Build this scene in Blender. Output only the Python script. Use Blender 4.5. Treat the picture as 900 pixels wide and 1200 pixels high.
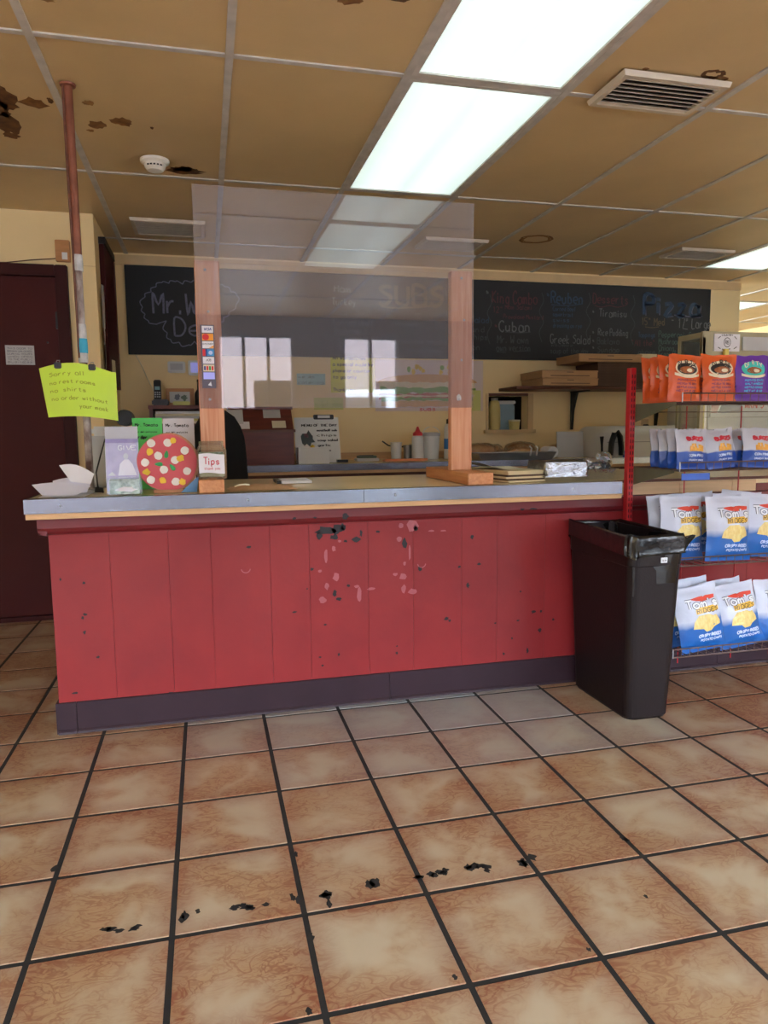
import bpy, bmesh, math, random
from mathutils import Vector, Matrix, noise
for o in list(bpy.data.objects): bpy.data.objects.remove(o)
SC = bpy.context.scene
COL = SC.collection
PI = math.pi

# ------------------------------------------------------------------ camera
CAM = Vector((0.0, 0.0, 1.148))
FPX = 837.21
YAW, PITCH, ROLL = 0.2426, -0.1142, -0.0106
_f = Vector((math.sin(YAW)*math.cos(PITCH), math.cos(YAW)*math.cos(PITCH), math.sin(PITCH)))
_r0 = Vector((math.cos(YAW), -math.sin(YAW), 0)); _u0 = _r0.cross(_f)
_r = _r0*math.cos(ROLL) + _u0*math.sin(ROLL); _u = -_r0*math.sin(ROLL) + _u0*math.cos(ROLL)
cd = bpy.data.cameras.new('camera'); cam = bpy.data.objects.new('camera', cd); COL.objects.link(cam)
cd.sensor_fit = 'VERTICAL'; cd.sensor_height = 24.0; cd.lens = FPX/1200*24.0
cd.clip_start = 0.02; cd.clip_end = 200
M = Matrix((( _r.x, _u.x, -_f.x, CAM.x), (_r.y, _u.y, -_f.y, CAM.y), (_r.z, _u.z, -_f.z, CAM.z), (0, 0, 0, 1)))
cam.matrix_world = M
SC.camera = cam

# ------------------------------------------------------------------ world, daylight, exposure
SC.view_settings.view_transform = 'Standard'; SC.view_settings.look = 'None'
SC.view_settings.exposure = 0.0; SC.view_settings.gamma = 1.0; SC.view_settings.use_curve_mapping = False
SKY_STRENGTH = 36.0
PANEL_STRENGTH = 1.05
w = bpy.data.worlds.new('sky'); SC.world = w; w.use_nodes = True
wn = w.node_tree.nodes; wl = w.node_tree.links
bg = wn['Background']; bg.inputs['Strength'].default_value = SKY_STRENGTH
bg.inputs['Color'].default_value = (0.76, 0.87, 1.0, 1)

# measured from the photograph's perspective
H = 2.4515                       # ceiling height
T = 0.305                        # floor tile pitch
G = 0.644                        # ceiling grid module
def FX(k): return (k - 2.3854)*T
def FY(b): return (8.2075 - b)*T
def CX(k): return 0.131 + G*k
def CY(k): return 2.709 + 2*G*k
YC = 2.862                       # face of the service counter
YW = 5.70                        # back wall
def at(px, py, Y):               # point on the plane y = Y
    d = _f + _r*((px-450)/FPX) + _u*((600-py)/FPX)
    return CAM + d*(Y/d.y)
def atz(px, py, Z):
    d = _f + _r*((px-450)/FPX) + _u*((600-py)/FPX)
    return CAM + d*((Z-CAM.z)/d.z)

# ------------------------------------------------------------------ materials
def lin(c):
    return tuple(((v/255)/12.92 if v/255 <= .04045 else (((v/255)+.055)/1.055)**2.4) for v in c) + (1.0,)
MATS = {}
def mat(name, rgb, rough=.5, metal=0.0, var=.12, scale=9.0, rgb2=None, bump=0.0, bscale=None, stretch=(1,1,1), emit=None, spec=.5, coat=0, distort=0):
    if name in MATS: return MATS[name]
    m = bpy.data.materials.new(name); m.use_nodes = True; MATS[name] = m
    nt = m.node_tree; n = nt.nodes; l = nt.links; b = n['Principled BSDF']
    b.inputs['Roughness'].default_value = rough; b.inputs['Metallic'].default_value = metal
    b.inputs['Specular IOR Level'].default_value = spec; b.inputs['Coat Weight'].default_value = coat
    c1 = lin(rgb); c2 = lin(rgb2) if rgb2 else tuple(v*(1-var) for v in c1[:3]) + (1,)
    tc = n.new('ShaderNodeTexCoord'); mp = n.new('ShaderNodeMapping'); mp.inputs['Scale'].default_value = stretch
    l.new(tc.outputs['Object'], mp.inputs['Vector'])
    if var > 0 or rgb2:
        nz = n.new('ShaderNodeTexNoise'); nz.inputs['Scale'].default_value = scale; nz.inputs['Detail'].default_value = 5
        nz.inputs['Distortion'].default_value = distort
        l.new(mp.outputs['Vector'], nz.inputs['Vector'])
        cr = n.new('ShaderNodeValToRGB'); cr.color_ramp.elements[0].position = .35; cr.color_ramp.elements[1].position = .65
        cr.color_ramp.elements[0].color = c2; cr.color_ramp.elements[1].color = c1
        l.new(nz.outputs['Fac'], cr.inputs['Fac']); l.new(cr.outputs['Color'], b.inputs['Base Color'])
    else:
        b.inputs['Base Color'].default_value = c1
    if bump > 0:
        nb = n.new('ShaderNodeTexNoise'); nb.inputs['Scale'].default_value = bscale or scale*4; nb.inputs['Detail'].default_value = 4
        l.new(mp.outputs['Vector'], nb.inputs['Vector'])
        bp = n.new('ShaderNodeBump'); bp.inputs['Strength'].default_value = bump; bp.inputs['Distance'].default_value = .01
        l.new(nb.outputs['Fac'], bp.inputs['Height']); l.new(bp.outputs['Normal'], b.inputs['Normal'])
    if emit:
        b.inputs['Emission Color'].default_value = lin(emit[0]); b.inputs['Emission Strength'].default_value = emit[1]
    return m

def tile_mat():
    m = bpy.data.materials.new('floor_tile'); m.use_nodes = True
    nt = m.node_tree; n = nt.nodes; l = nt.links; b = n['Principled BSDF']
    def math_(op, a, c=None, d=None):
        x = n.new('ShaderNodeMath'); x.operation = op
        for k, v in enumerate((a, c, d)):
            if v is None: continue
            if isinstance(v, (int, float)): x.inputs[k].default_value = v
            else: l.new(v, x.inputs[k])
        return x.outputs[0]
    def rng(v, a, c, to0=0, to1=1):
        x = n.new('ShaderNodeMapRange'); x.interpolation_type = 'SMOOTHSTEP'; l.new(v, x.inputs[0])
        for k, q in ((1, a), (2, c), (3, to0), (4, to1)): x.inputs[k].default_value = q
        return x.outputs[0]
    def noise_(vec, sc, det, dist):
        x = n.new('ShaderNodeTexNoise'); x.inputs['Scale'].default_value = sc; x.inputs['Detail'].default_value = det; x.inputs['Distortion'].default_value = dist
        l.new(vec, x.inputs['Vector']); return x.outputs['Fac']
    def mixc(f, a, c):
        x = n.new('ShaderNodeMix'); x.data_type = 'RGBA'; l.new(f, x.inputs[0])
        for k, v in ((6, a), (7, c)):
            if isinstance(v, tuple): x.inputs[k].default_value = lin(v)
            else: l.new(v, x.inputs[k])
        return x.outputs[2]
    tc = n.new('ShaderNodeTexCoord'); oi = n.new('ShaderNodeObjectInfo')
    add = n.new('ShaderNodeVectorMath'); add.operation = 'ADD'
    l.new(tc.outputs['Object'], add.inputs[0]); l.new(math_('MULTIPLY', oi.outputs['Random'], 57.0), add.inputs[1]); V = add.outputs[0]
    mp = n.new('ShaderNodeMapping'); mp.inputs['Scale'].default_value = (1.0, 1.7, 1); mp.inputs['Rotation'].default_value = (0, 0, .45); l.new(V, mp.inputs['Vector'])
    big = noise_(V, 5.0, 3, .6); fine = noise_(mp.outputs[0], 13, 2, 1.9); fine2 = noise_(mp.outputs[0], 24, 3, 1.4)
    vein = math_('MAXIMUM', rng(math_('ABSOLUTE', math_('SUBTRACT', fine, .5)), .0, .075, 1, 0), math_('MULTIPLY', rng(math_('ABSOLUTE', math_('SUBTRACT', fine2, .5)), .0, .06, 1, 0), .55))
    sx = n.new('ShaderNodeSeparateXYZ'); l.new(tc.outputs['Object'], sx.inputs[0])
    edge = rng(math_('MAXIMUM', math_('ABSOLUTE', sx.outputs[0]), math_('ABSOLUTE', sx.outputs[1])), .07, .150)
    mask = math_('ADD', rng(big, .40, .62), math_('MULTIPLY', edge, .45))
    base = mixc(rng(big, .33, .62), TILE_LIGHT, TILE_TAN)
    base = mixc(math_('MULTIPLY', edge, .36), base, TILE_RUST)
    rusty = n.new('ShaderNodeSeparateColor'); l.new(oi.outputs['Color'], rusty.inputs[0])
    base = mixc(math_('MINIMUM', math_('MULTIPLY', math_('MULTIPLY', vein, mask), math_('ADD', math_('MULTIPLY', rusty.outputs[1], .45), .38)), .85), base, TILE_RUST)
    base = mixc(math_('MULTIPLY', rusty.outputs[1], .28), base, TILE_RUST)
    base = mixc(math_('MULTIPLY', rusty.outputs[0], rng(noise_(V, 4, 3, 0), .28, .52, .62, 1)), base, TILE_GREY)
    l.new(base, b.inputs['Base Color'])
    b.inputs['Roughness'].default_value = .40
    bp = n.new('ShaderNodeBump'); bp.inputs['Strength'].default_value = .2; bp.inputs['Distance'].default_value = .003
    l.new(fine, bp.inputs['Height']); l.new(bp.outputs[0], b.inputs['Normal'])
    return m
TILE_LIGHT, TILE_TAN, TILE_RUST, TILE_GREY = (180, 164, 138), (165, 136, 102), (122, 66, 42), (136, 141, 144)

def acrylic_mat(name, gloss=.12, haze=.05, tint=(.93, .93, .95), rough=.015):
    m = bpy.data.materials.new(name); m.use_nodes = True
    nt = m.node_tree; n = nt.nodes; l = nt.links
    for x in list(n):
        if x.type != 'OUTPUT_MATERIAL': n.remove(x)
    out = [x for x in n if x.type == 'OUTPUT_MATERIAL'][0]
    tr = n.new('ShaderNodeBsdfTransparent'); tr.inputs[0].default_value = (*tint, 1)
    gl = n.new('ShaderNodeBsdfGlossy'); gl.inputs[0].default_value = (1, 1, 1, 1); gl.inputs['Roughness'].default_value = rough
    df = n.new('ShaderNodeBsdfDiffuse'); df.inputs[0].default_value = (.74, .76, .86, 1)
    fr = n.new('ShaderNodeLayerWeight'); fr.inputs[0].default_value = .25
    sc = n.new('ShaderNodeMath'); sc.operation = 'MULTIPLY_ADD'; sc.inputs[1].default_value = .6; sc.inputs[2].default_value = gloss
    l.new(fr.outputs['Fresnel'], sc.inputs[0])
    sc.use_clamp = True
    m1 = n.new('ShaderNodeMixShader'); m1.inputs[0].default_value = haze
    l.new(tr.outputs[0], m1.inputs[1]); l.new(df.outputs[0], m1.inputs[2])
    m2 = n.new('ShaderNodeMixShader'); l.new(sc.outputs[0], m2.inputs[0]); l.new(m1.outputs[0], m2.inputs[1]); l.new(gl.outputs[0], m2.inputs[2])
    l.new(m2.outputs[0], out.inputs[0])
    MATS[name] = m
    return m

def diffuser_mat(name, strength):
    m = bpy.data.materials.new(name); m.use_nodes = True
    nt = m.node_tree; n = nt.nodes; l = nt.links; b = n['Principled BSDF']
    b.inputs['Base Color'].default_value = lin((214, 232, 228)); b.inputs['Roughness'].default_value = .35
    tc = n.new('ShaderNodeTexCoord'); sx = n.new('ShaderNodeSeparateXYZ'); l.new(tc.outputs['Object'], sx.inputs[0])
    # two fluorescent tubes glow through the sheet
    a = n.new('ShaderNodeMath'); a.operation = 'ABSOLUTE'; l.new(sx.outputs[0], a.inputs[0])
    s = n.new('ShaderNodeMath'); s.operation = 'SUBTRACT'; s.inputs[1].default_value = .12; l.new(a.outputs[0], s.inputs[0])
    a2 = n.new('ShaderNodeMath'); a2.operation = 'ABSOLUTE'; l.new(s.outputs[0], a2.inputs[0])
    r = n.new('ShaderNodeMapRange'); r.inputs[1].default_value = .02; r.inputs[2].default_value = .17; r.inputs[3].default_value = strength*1.08; r.inputs[4].default_value = strength*.80
    r.interpolation_type = 'SMOOTHSTEP'
    l.new(a2.outputs[0], r.inputs[0]); l.new(r.outputs[0], b.inputs['Emission Strength'])
    b.inputs['Emission Color'].default_value = (.80, .98, .93, 1)
    MATS[name] = m
    return m

M_ = MATS
def bag_mat(name, top, low, h, split, soft, tilt):
    m = mat(name, top, .28, var=0, scale=18, bump=.3, bscale=22)
    nt = m.node_tree; n = nt.nodes; l = nt.links; b = n['Principled BSDF']
    tc = n.new('ShaderNodeTexCoord'); sx = n.new('ShaderNodeSeparateXYZ'); l.new(tc.outputs['Object'], sx.inputs[0])
    nz = n.new('ShaderNodeTexNoise'); nz.inputs['Scale'].default_value = 14; l.new(tc.outputs['Object'], nz.inputs['Vector'])
    a = n.new('ShaderNodeMath'); a.operation = 'MULTIPLY_ADD'; a.inputs[1].default_value = tilt; l.new(sx.outputs[0], a.inputs[0]); l.new(sx.outputs[2], a.inputs[2])
    c = n.new('ShaderNodeMath'); c.operation = 'MULTIPLY_ADD'; c.inputs[1].default_value = .03; l.new(nz.outputs['Fac'], c.inputs[0]); l.new(a.outputs[0], c.inputs[2])
    r = n.new('ShaderNodeMapRange'); r.inputs[1].default_value = h*split-soft+.015; r.inputs[2].default_value = h*split+soft+.015; l.new(c.outputs[0], r.inputs[0])
    mx = n.new('ShaderNodeMix'); mx.data_type = 'RGBA'; l.new(r.outputs[0], mx.inputs[0]); mx.inputs[6].default_value = lin(low); mx.inputs[7].default_value = lin(top)
    l.new(mx.outputs[2], b.inputs['Base Color'])
bag_mat('bag_fries', (196, 200, 216), (30, 78, 172), .165, .42, .003, 0)
bag_mat('bag_ridges', (200, 205, 222), (16, 94, 176), .27, .46, .014, -.12)
mat('ceiling_paint', (216, 186, 136), .42, var=.10, scale=2.2, bump=.06, bscale=120)
mat('rail', (206, 200, 192), .45, var=.2, scale=14)
mat('plenum', (70, 60, 50), .9)
mat('cream_wall', (250, 224, 168), .62, var=.07, scale=1.6, bump=.03, bscale=60)
mat('trim_tan', (222, 190, 140), .5, var=.08)
mat('white_wall', (214, 206, 188), .7, var=.05)
mat('maroon', (72, 20, 20), .5, var=.16, scale=3, spec=.18)
mat('front_dark', (70, 60, 56), .6, var=.1)
mat('maroon_dark', (60, 17, 18), .5, var=.18, scale=4, spec=.18)
mat('red_paint', (144, 42, 44), .40, var=.10, scale=5, bump=.05, bscale=50, rgb2=(134, 38, 42), coat=.05, spec=.33)
mat('red_mould', (118, 34, 40), .33, var=.12, scale=6, coat=.2)
mat('chip_black', (26, 20, 26), .5, var=.3)
mat('chip_pink', (172, 92, 100), .5, var=.12, scale=40)
mat('kick', (54, 38, 46), .42, var=.18, scale=6, spec=.22)
mat('grout', (30, 28, 27), .85, var=.3, scale=30)
mat('floor_dirt', (30, 27, 26), .8, var=.3, scale=40)
M_['floor_tile'] = tile_mat()
mat('steel', (140, 144, 154), .26, 1.0, var=.07, scale=3, stretch=(1, 14, 14), bump=.02, bscale=40)
mat('steel_dull', (168, 170, 172), .42, 1.0, var=.1)
mat('laminate', (250, 228, 182), .16, var=.08, scale=3)
mat('edge_wood', (214, 170, 122), .5, var=.16, scale=5, stretch=(1, 10, 10))
mat('bare_wood', (226, 190, 146), .6, var=.15, scale=4, stretch=(1, 12, 12))
mat('post_wood', (230, 176, 140), .5, rgb2=(212, 142, 104), scale=5, stretch=(14, 14, .8), bump=.05, distort=.6)
mat('foot_wood', (216, 154, 104), .5, rgb2=(198, 128, 82), scale=5, stretch=(14, .8, 14), bump=.05, distort=.6)
mat('brown_wood', (112, 66, 46), .5, rgb2=(90, 50, 36), scale=5, stretch=(1, 8, 8))
mat('red_wood', (112, 52, 42), .42, rgb2=(92, 42, 36), scale=4, stretch=(1, 8, 8))
mat('orange_wood', (198, 138, 84), .5, var=.2, scale=5, stretch=(1, 8, 8))
mat('chalkboard', (30, 33, 36), .62, var=.25, scale=3, rgb2=(24, 26, 29))
mat('chalk_white', (122, 124, 126), .9, var=.3, scale=90, rgb2=(96, 98, 102))
mat('chalk_dim', (82, 86, 90), .9, var=.3, scale=90)
mat('chalk_red', (104, 62, 68), .9, var=.3, scale=90)
mat('chalk_blue', (64, 84, 108), .9, var=.3, scale=90)
mat('chalk_lilac', (122, 122, 144), .9, var=.3, scale=90)
mat('chalk_tan', (115, 99, 79), .9, var=.3, scale=90)
mat('chalk_green', (86, 108, 99), .9, var=.3, scale=90)
mat('copper', (150, 92, 72), .45, .5, var=.3, scale=12)
mat('rusty_pipe', (188, 178, 172), .6, rgb2=(84, 52, 42), scale=26, stretch=(1, 1, .5), bump=.1)
mat('blue_tape', (40, 162, 196), .4, var=.06)
mat('white_tape', (206, 206, 206), .6, var=.25, scale=40)
mat('sign_yellow', (206, 240, 60), .6, var=.04, scale=3, rgb2=(196, 226, 84))
mat('note_yellow', (226, 224, 70), .6, var=.05)
mat('note_pale', (214, 214, 130), .6, var=.05)
mat('note_blue', (150, 192, 196), .6, var=.05)
mat('ink', (60, 70, 50), .7, var=0)
mat('ink_dark', (34, 34, 40), .7, var=0)
mat('ink_green', (150, 172, 50), .7, var=0)
mat('black_plastic', (20, 20, 22), .35, var=.2)
mat('black_cloth', (14, 14, 16), .85, var=.3, scale=40, bump=.1)
mat('can_brown', (30, 22, 24), .46, spec=.24, var=.14, scale=7, bump=.12, bscale=160)
mat('liner', (14, 14, 16), .2, var=.3, scale=20, bump=.5, bscale=18)
mat('white_plastic', (226, 228, 226), .35, var=.04)
mat('white_paper', (240, 240, 246), .7, var=.04)
mat('lilac_paper', (232, 232, 250), .7, var=.04)
mat('grey_paper', (196, 198, 200), .7, var=.06)
mat('cream_paper', (226, 218, 190), .7, var=.06)
mat('cardboard', (190, 150, 108), .75, var=.10, scale=8, stretch=(1, 1, 6))
mat('cardboard_dark', (92, 68, 54), .8, var=.25, scale=10)
mat('cardboard_pale', (222, 204, 164), .75, var=.08)
mat('foil', (176, 180, 186), .24, 1.0, var=.15, bump=.8, bscale=30)
mat('rack_red', (190, 34, 44), .36, var=.1)
mat('rack_slot', (60, 10, 16), .6, var=0)
mat('rack_wire', (120, 100, 92), .4, .7, var=.3, scale=30)
mat('rack_olive', (110, 110, 90), .5, .2, var=.15)
mat('smoke_white', (240, 236, 224), .4, var=.03)
mat('vent_metal', (214, 200, 178), .45, var=.12, scale=12)
mat('vent_dark', (42, 32, 26), .8, var=.3, scale=20)
mat('stain_brown', (118, 76, 38), .7, rgb2=(150, 104, 56), scale=22)
mat('stain_dark', (84, 50, 26), .75, rgb2=(116, 76, 36), scale=26)
mat('stain_light', (166, 122, 70), .7, rgb2=(140, 96, 50), scale=26)
mat('pizza_red', (206, 84, 92), .55, var=.06)
mat('pizza_crust', (186, 132, 92), .6, var=.15, scale=30)
mat('top_white', (240, 236, 228), .6, var=.05)
mat('top_yellow', (240, 200, 60), .6, var=.08)
mat('top_green', (46, 160, 86), .6, var=.08)
mat('blue_card', (96, 148, 200), .5, var=.1)
mat('green_card', (96, 220, 110), .6, var=.04)
mat('give_purple', (140, 132, 190), .45, rgb2=(164, 158, 208), scale=22)
mat('give_top', (190, 194, 206), .35, var=.06)
mat('give_white', (236, 234, 244), .5, var=.03)
mat('money', (186, 200, 178), .7, rgb2=(120, 140, 116), scale=60)
mat('tip_red', (206, 60, 84), .6, var=0)
mat('bread', (190, 130, 76), .6, rgb2=(214, 170, 118), scale=12)
mat('bread_bag', (222, 206, 180), .2, var=.2, scale=14, bump=.4, bscale=30)
mat('plastic_blue', (60, 130, 200), .4, var=.05)
mat('cap_red', (206, 40, 50), .4, var=.05)
mat('calc_green', (92, 110, 92), .5, var=.2)
mat('orange_plastic', (222, 138, 88), .5, var=.1)
mat('ruler_yellow', (236, 216, 110), .5, var=.05)
mat('jar_yellow', (214, 196, 124), .4, var=.08)
mat('niche_dark', (40, 34, 28), .8, var=.2)
mat('niche_blue', (150, 176, 190), .3, var=.1)
mat('sandwich_bg', (226, 206, 196), .5, var=.04)
mat('sandwich_bun', (222, 172, 110), .6, var=.12, scale=20)
mat('sandwich_green', (120, 168, 70), .6, var=.2, scale=40)
mat('sandwich_red', (200, 96, 84), .6, var=.2, scale=40)
mat('sandwich_cream', (236, 222, 180), .6, var=.1, scale=40)
mat('case_olive', (176, 168, 136), .5, var=.08)
mat('case_red', (150, 70, 84), .5, var=.06)
mat('case_navy', (70, 72, 100), .5, var=.06)
mat('screen_lilac', (168, 172, 240), .3, var=.1, emit=((150, 155, 240), .35))
mat('orange_bag', (222, 96, 42), .28, var=.06, scale=18, bump=.25, bscale=22)
mat('purple_bag', (104, 50, 168), .28, var=.1, scale=18, bump=.25, bscale=22)
mat('green_bag', (70, 96, 84), .3, var=.2, scale=18, bump=.25, bscale=22)
mat('bag_white', (230, 232, 240), .28, var=.05, scale=18, bump=.3, bscale=22)
mat('bag_blue', (24, 120, 204), .28, var=.08, scale=18, bump=.3, bscale=22)
mat('bag_deepblue', (42, 96, 200), .28, var=.1, scale=18, bump=.3, bscale=22)
mat('print_white', (224, 226, 232), .35, var=0)
mat('print_grey', (96, 100, 112), .35, var=0)
mat('print_red', (220, 70, 50), .35, var=.1, scale=40)
mat('print_crimson', (206, 50, 70), .35, var=0)
mat('print_gold', (226, 180, 60), .35, var=.05)
mat('print_goldshade', (96, 72, 24), .35, var=0)
mat('print_chip', (232, 212, 140), .4, rgb2=(220, 190, 110), scale=50, stretch=(3, 1, 1))
mat('print_fry', (240, 188, 84), .4, rgb2=(220, 150, 50), scale=60)
mat('print_cream', (240, 226, 196), .35, var=.05)
mat('print_black', (40, 34, 34), .35, var=0)
mat('print_brown', (176, 104, 60), .4, rgb2=(140, 78, 44), scale=60)
mat('print_plum', (150, 60, 80), .4, var=0)
mat('print_teal', (70, 206, 196), .35, var=.06)
mat('print_sky', (70, 170, 224), .35, var=0)
mat('print_pale', (196, 214, 244), .35, var=0)
mat('visa_blue', (40, 60, 140), .4, var=0)
mat('mc_red', (222, 40, 40), .4, var=0)
mat('mc_orange', (244, 160, 40), .4, var=0)
mat('amex_blue', (60, 150, 210), .4, var=0)
mat('sticker_frame', (96, 90, 104), .4, var=0)
mat('pavement', (120, 120, 124), .85, var=.12, scale=1.5)
mat('facade', (112, 98, 96), .8, var=.1)
mat('leaf_green', (92, 132, 70), .7, var=.3, scale=6)
mat('bark', (96, 76, 60), .8)
mat('frame_dark', (58, 54, 54), .4, .3, var=.1)
acrylic_mat('acrylic', .075, .075)
acrylic_mat('clear_plastic', .04, .025, (.94, .95, .96), .06)
acrylic_mat('jar_glass', .06, .03, (.90, .93, .90), .02)
acrylic_mat('case_glass', .04, .05, (.9, .92, .92), .05)
diffuser_mat('diffuser', PANEL_STRENGTH)

# ------------------------------------------------------------------ mesh building
WL = {}                                                             # world location of each object's origin
class MB:
    def __init__(s): s.v = []; s.f = []; s.m = []; s.cur = 0
    def add(s, vs, fs):
        o = len(s.v); s.v += [tuple(p) for p in vs]; s.f += [tuple(i+o for i in f) for f in fs]; s.m += [s.cur]*len(fs); return s
    def box(s, x0, x1, y0, y1, z0, z1):
        return s.add([(x0,y0,z0),(x1,y0,z0),(x1,y1,z0),(x0,y1,z0),(x0,y0,z1),(x1,y0,z1),(x1,y1,z1),(x0,y1,z1)],
                     [(0,3,2,1),(4,5,6,7),(0,1,5,4),(1,2,6,5),(2,3,7,6),(3,0,4,7)])
    def obox(s, c, ax, ay, az, hx, hy, hz):                        # oriented box
        c = Vector(c); P = []
        for k in (-1, 1):
            for (i, j) in ((-1,-1),(1,-1),(1,1),(-1,1)): P.append(c + Vector(ax)*i*hx + Vector(ay)*j*hy + Vector(az)*k*hz)
        return s.add(P, [(0,3,2,1),(4,5,6,7),(0,1,5,4),(1,2,6,5),(2,3,7,6),(3,0,4,7)])
    def tube(s, path, r, n=8, cap=True):
        path = [Vector(p) for p in path]; N = len(path); o = []; rr = r if isinstance(r, (list, tuple)) else [r]*N
        ref = None
        for i, p in enumerate(path):
            d = (path[min(i+1, N-1)] - path[max(i-1, 0)]).normalized()
            if ref is None: ref = Vector((0,0,1)) if abs(d.z) < .9 else Vector((1,0,0))
            a = d.cross(ref).normalized(); b = d.cross(a).normalized(); ref = -b if False else ref
            for k in range(n):
                t = 2*PI*k/n; o.append(p + (a*math.cos(t) + b*math.sin(t))*rr[i])
        fs = [(i*n+k, i*n+(k+1) % n, (i+1)*n+(k+1) % n, (i+1)*n+k) for i in range(N-1) for k in range(n)]
        if cap: fs += [tuple(range(n-1, -1, -1)), tuple((N-1)*n+k for k in range(n))]
        return s.add(o, fs)
    def lathe(s, prof, c=(0,0,0), n=20, axis='z'):
        o = []
        for (r, z) in prof:
            for k in range(n):
                t = 2*PI*k/n; x, y = r*math.cos(t), r*math.sin(t)
                q = (x, y, z) if axis == 'z' else ((x, z, y) if axis == 'y' else (z, x, y))
                o.append((c[0]+q[0], c[1]+q[1], c[2]+q[2]))
        N = len(prof)
        fs = [(i*n+k, i*n+(k+1) % n, (i+1)*n+(k+1) % n, (i+1)*n+k) for i in range(N-1) for k in range(n)]
        if prof[0][0] > 1e-6: fs.append(tuple(range(n-1, -1, -1)))
        if prof[-1][0] > 1e-6: fs.append(tuple((N-1)*n+k for k in range(n)))
        return s.add(o, fs)
    def sweep(s, rings, closed=True, cap=True):                     # rings of equal length
        n = len(rings[0]); o = [p for r in rings for p in r]
        fs = [(i*n+k, i*n+(k+1) % n, (i+1)*n+(k+1) % n, (i+1)*n+k) for i in range(len(rings)-1) for k in range(n if closed else n-1)]
        if cap: fs += [tuple(range(n-1, -1, -1)), tuple((len(rings)-1)*n+k for k in range(n))]
        return s.add(o, fs)
    def grid(s, fn, nu, nv):
        o = [fn(i/nu, j/nv) for j in range(nv+1) for i in range(nu+1)]
        return s.add(o, [(j*(nu+1)+i, j*(nu+1)+i+1, (j+1)*(nu+1)+i+1, (j+1)*(nu+1)+i) for j in range(nv) for i in range(nu)])
    def plate(s, pts, off):                                         # polygon with thickness
        n = len(pts); off = Vector(off); a = [Vector(p) for p in pts]; b = [p + off for p in a]
        return s.add(a + b, [tuple(range(n)), tuple(range(2*n-1, n-1, -1))] + [(i, i+n, (i+1) % n + n, (i+1) % n) for i in range(n)])
    def ribbon(s, pts, wd, fn):                                     # 2D polyline drawn with a width on a surface fn(x, y)
        n = len(pts)
        if n < 2: return s
        o = []
        for i in range(n):
            a = pts[max(i-1, 0)]; b = pts[min(i+1, n-1)]
            dx, dy = b[0]-a[0], b[1]-a[1]; L = math.hypot(dx, dy) or 1e-9
            nx, ny = -dy/L*wd/2, dx/L*wd/2
            o += [fn(pts[i][0]+nx, pts[i][1]+ny), fn(pts[i][0]-nx, pts[i][1]-ny)]
        return s.add(o, [(2*i, 2*i+1, 2*i+3, 2*i+2) for i in range(n-1)])
    def fan(s, pts, fn):                                            # filled 2D outline on a surface
        n = len(pts); cx = sum(p[0] for p in pts)/n; cy = sum(p[1] for p in pts)/n; K = (1, .72, .46, .22); o = []
        for k in K: o += [fn(cx+(p[0]-cx)*k, cy+(p[1]-cy)*k) for p in pts]
        o.append(fn(cx, cy)); m = len(K)-1
        return s.add(o, [(r*n+i, r*n+(i+1) % n, (r+1)*n+(i+1) % n, (r+1)*n+i) for r in range(m) for i in range(n)] + [(m*n+i, m*n+(i+1) % n, (m+1)*n) for i in range(n)])
    def mesh(s, name, mats, origin=(0,0,0), smooth=False, bevel=0, seg=2):
        me = bpy.data.meshes.new(name); o = Vector(origin)
        me.from_pydata([tuple(Vector(p)-o) for p in s.v], [], s.f)
        for m in (mats if isinstance(mats, (list, tuple)) else [mats]): me.materials.append(MATS[m])
        me.polygons.foreach_set('material_index', s.m)
        bm = bmesh.new(); bm.from_mesh(me)
        bmesh.ops.recalc_face_normals(bm, faces=bm.faces)
        if bevel: bmesh.ops.bevel(bm, geom=[e for e in bm.edges if e.is_manifold and e.calc_face_angle(0) > .5], offset=bevel, segments=seg, affect='EDGES', clamp_overlap=True)
        bm.to_mesh(me); bm.free()
        if smooth:
            me.polygons.foreach_set('use_smooth', [True]*len(me.polygons))
        me.update(); return me
    def build(s, name, mats, parent=None, smooth=False, bevel=0, seg=2, origin=None):
        if parent is not None: base = WL[parent.name]
        else: base = Vector(origin) if origin is not None else Vector((0,0,0))
        me = s.mesh(name, mats, base, smooth, bevel, seg)
        ob = bpy.data.objects.new(name, me); COL.objects.link(ob)
        if parent is not None: ob.parent = parent
        else: ob.location = base
        WL[ob.name] = Vector(base)
        if smooth and bevel == 0:
            pass
        return ob

def tag(o, label, cat, group=None, kind=None):
    o['label'] = label
    if cat: o['category'] = cat
    if group: o['group'] = group
    if kind: o['kind'] = kind
    return o
def thing(name, label, cat, loc=(0,0,0), group=None):
    o = bpy.data.objects.new(name, None); COL.objects.link(o); o.location = loc; o.empty_display_size = .05
    WL[o.name] = Vector(loc)
    return tag(o, label, cat, group)
def struct(o, label, cat): return tag(o, label, cat, kind='structure')
def place(o, loc, rz=0, rx=0, ry=0): o.location = loc; o.rotation_euler = (rx, ry, rz)
def dup(o, parent=None):
    c = o.copy(); COL.objects.link(c); c.parent = parent
    for ch in list(o.children): dup(ch, c)
    return c
def inst(name, me, loc, parent):                                    # shares a mesh: a piece among alike pieces
    o = bpy.data.objects.new(name, me); COL.objects.link(o); o.parent = parent
    o.location = Vector(loc) - WL[parent.name]
    WL[o.name] = Vector(loc)
    return o

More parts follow.
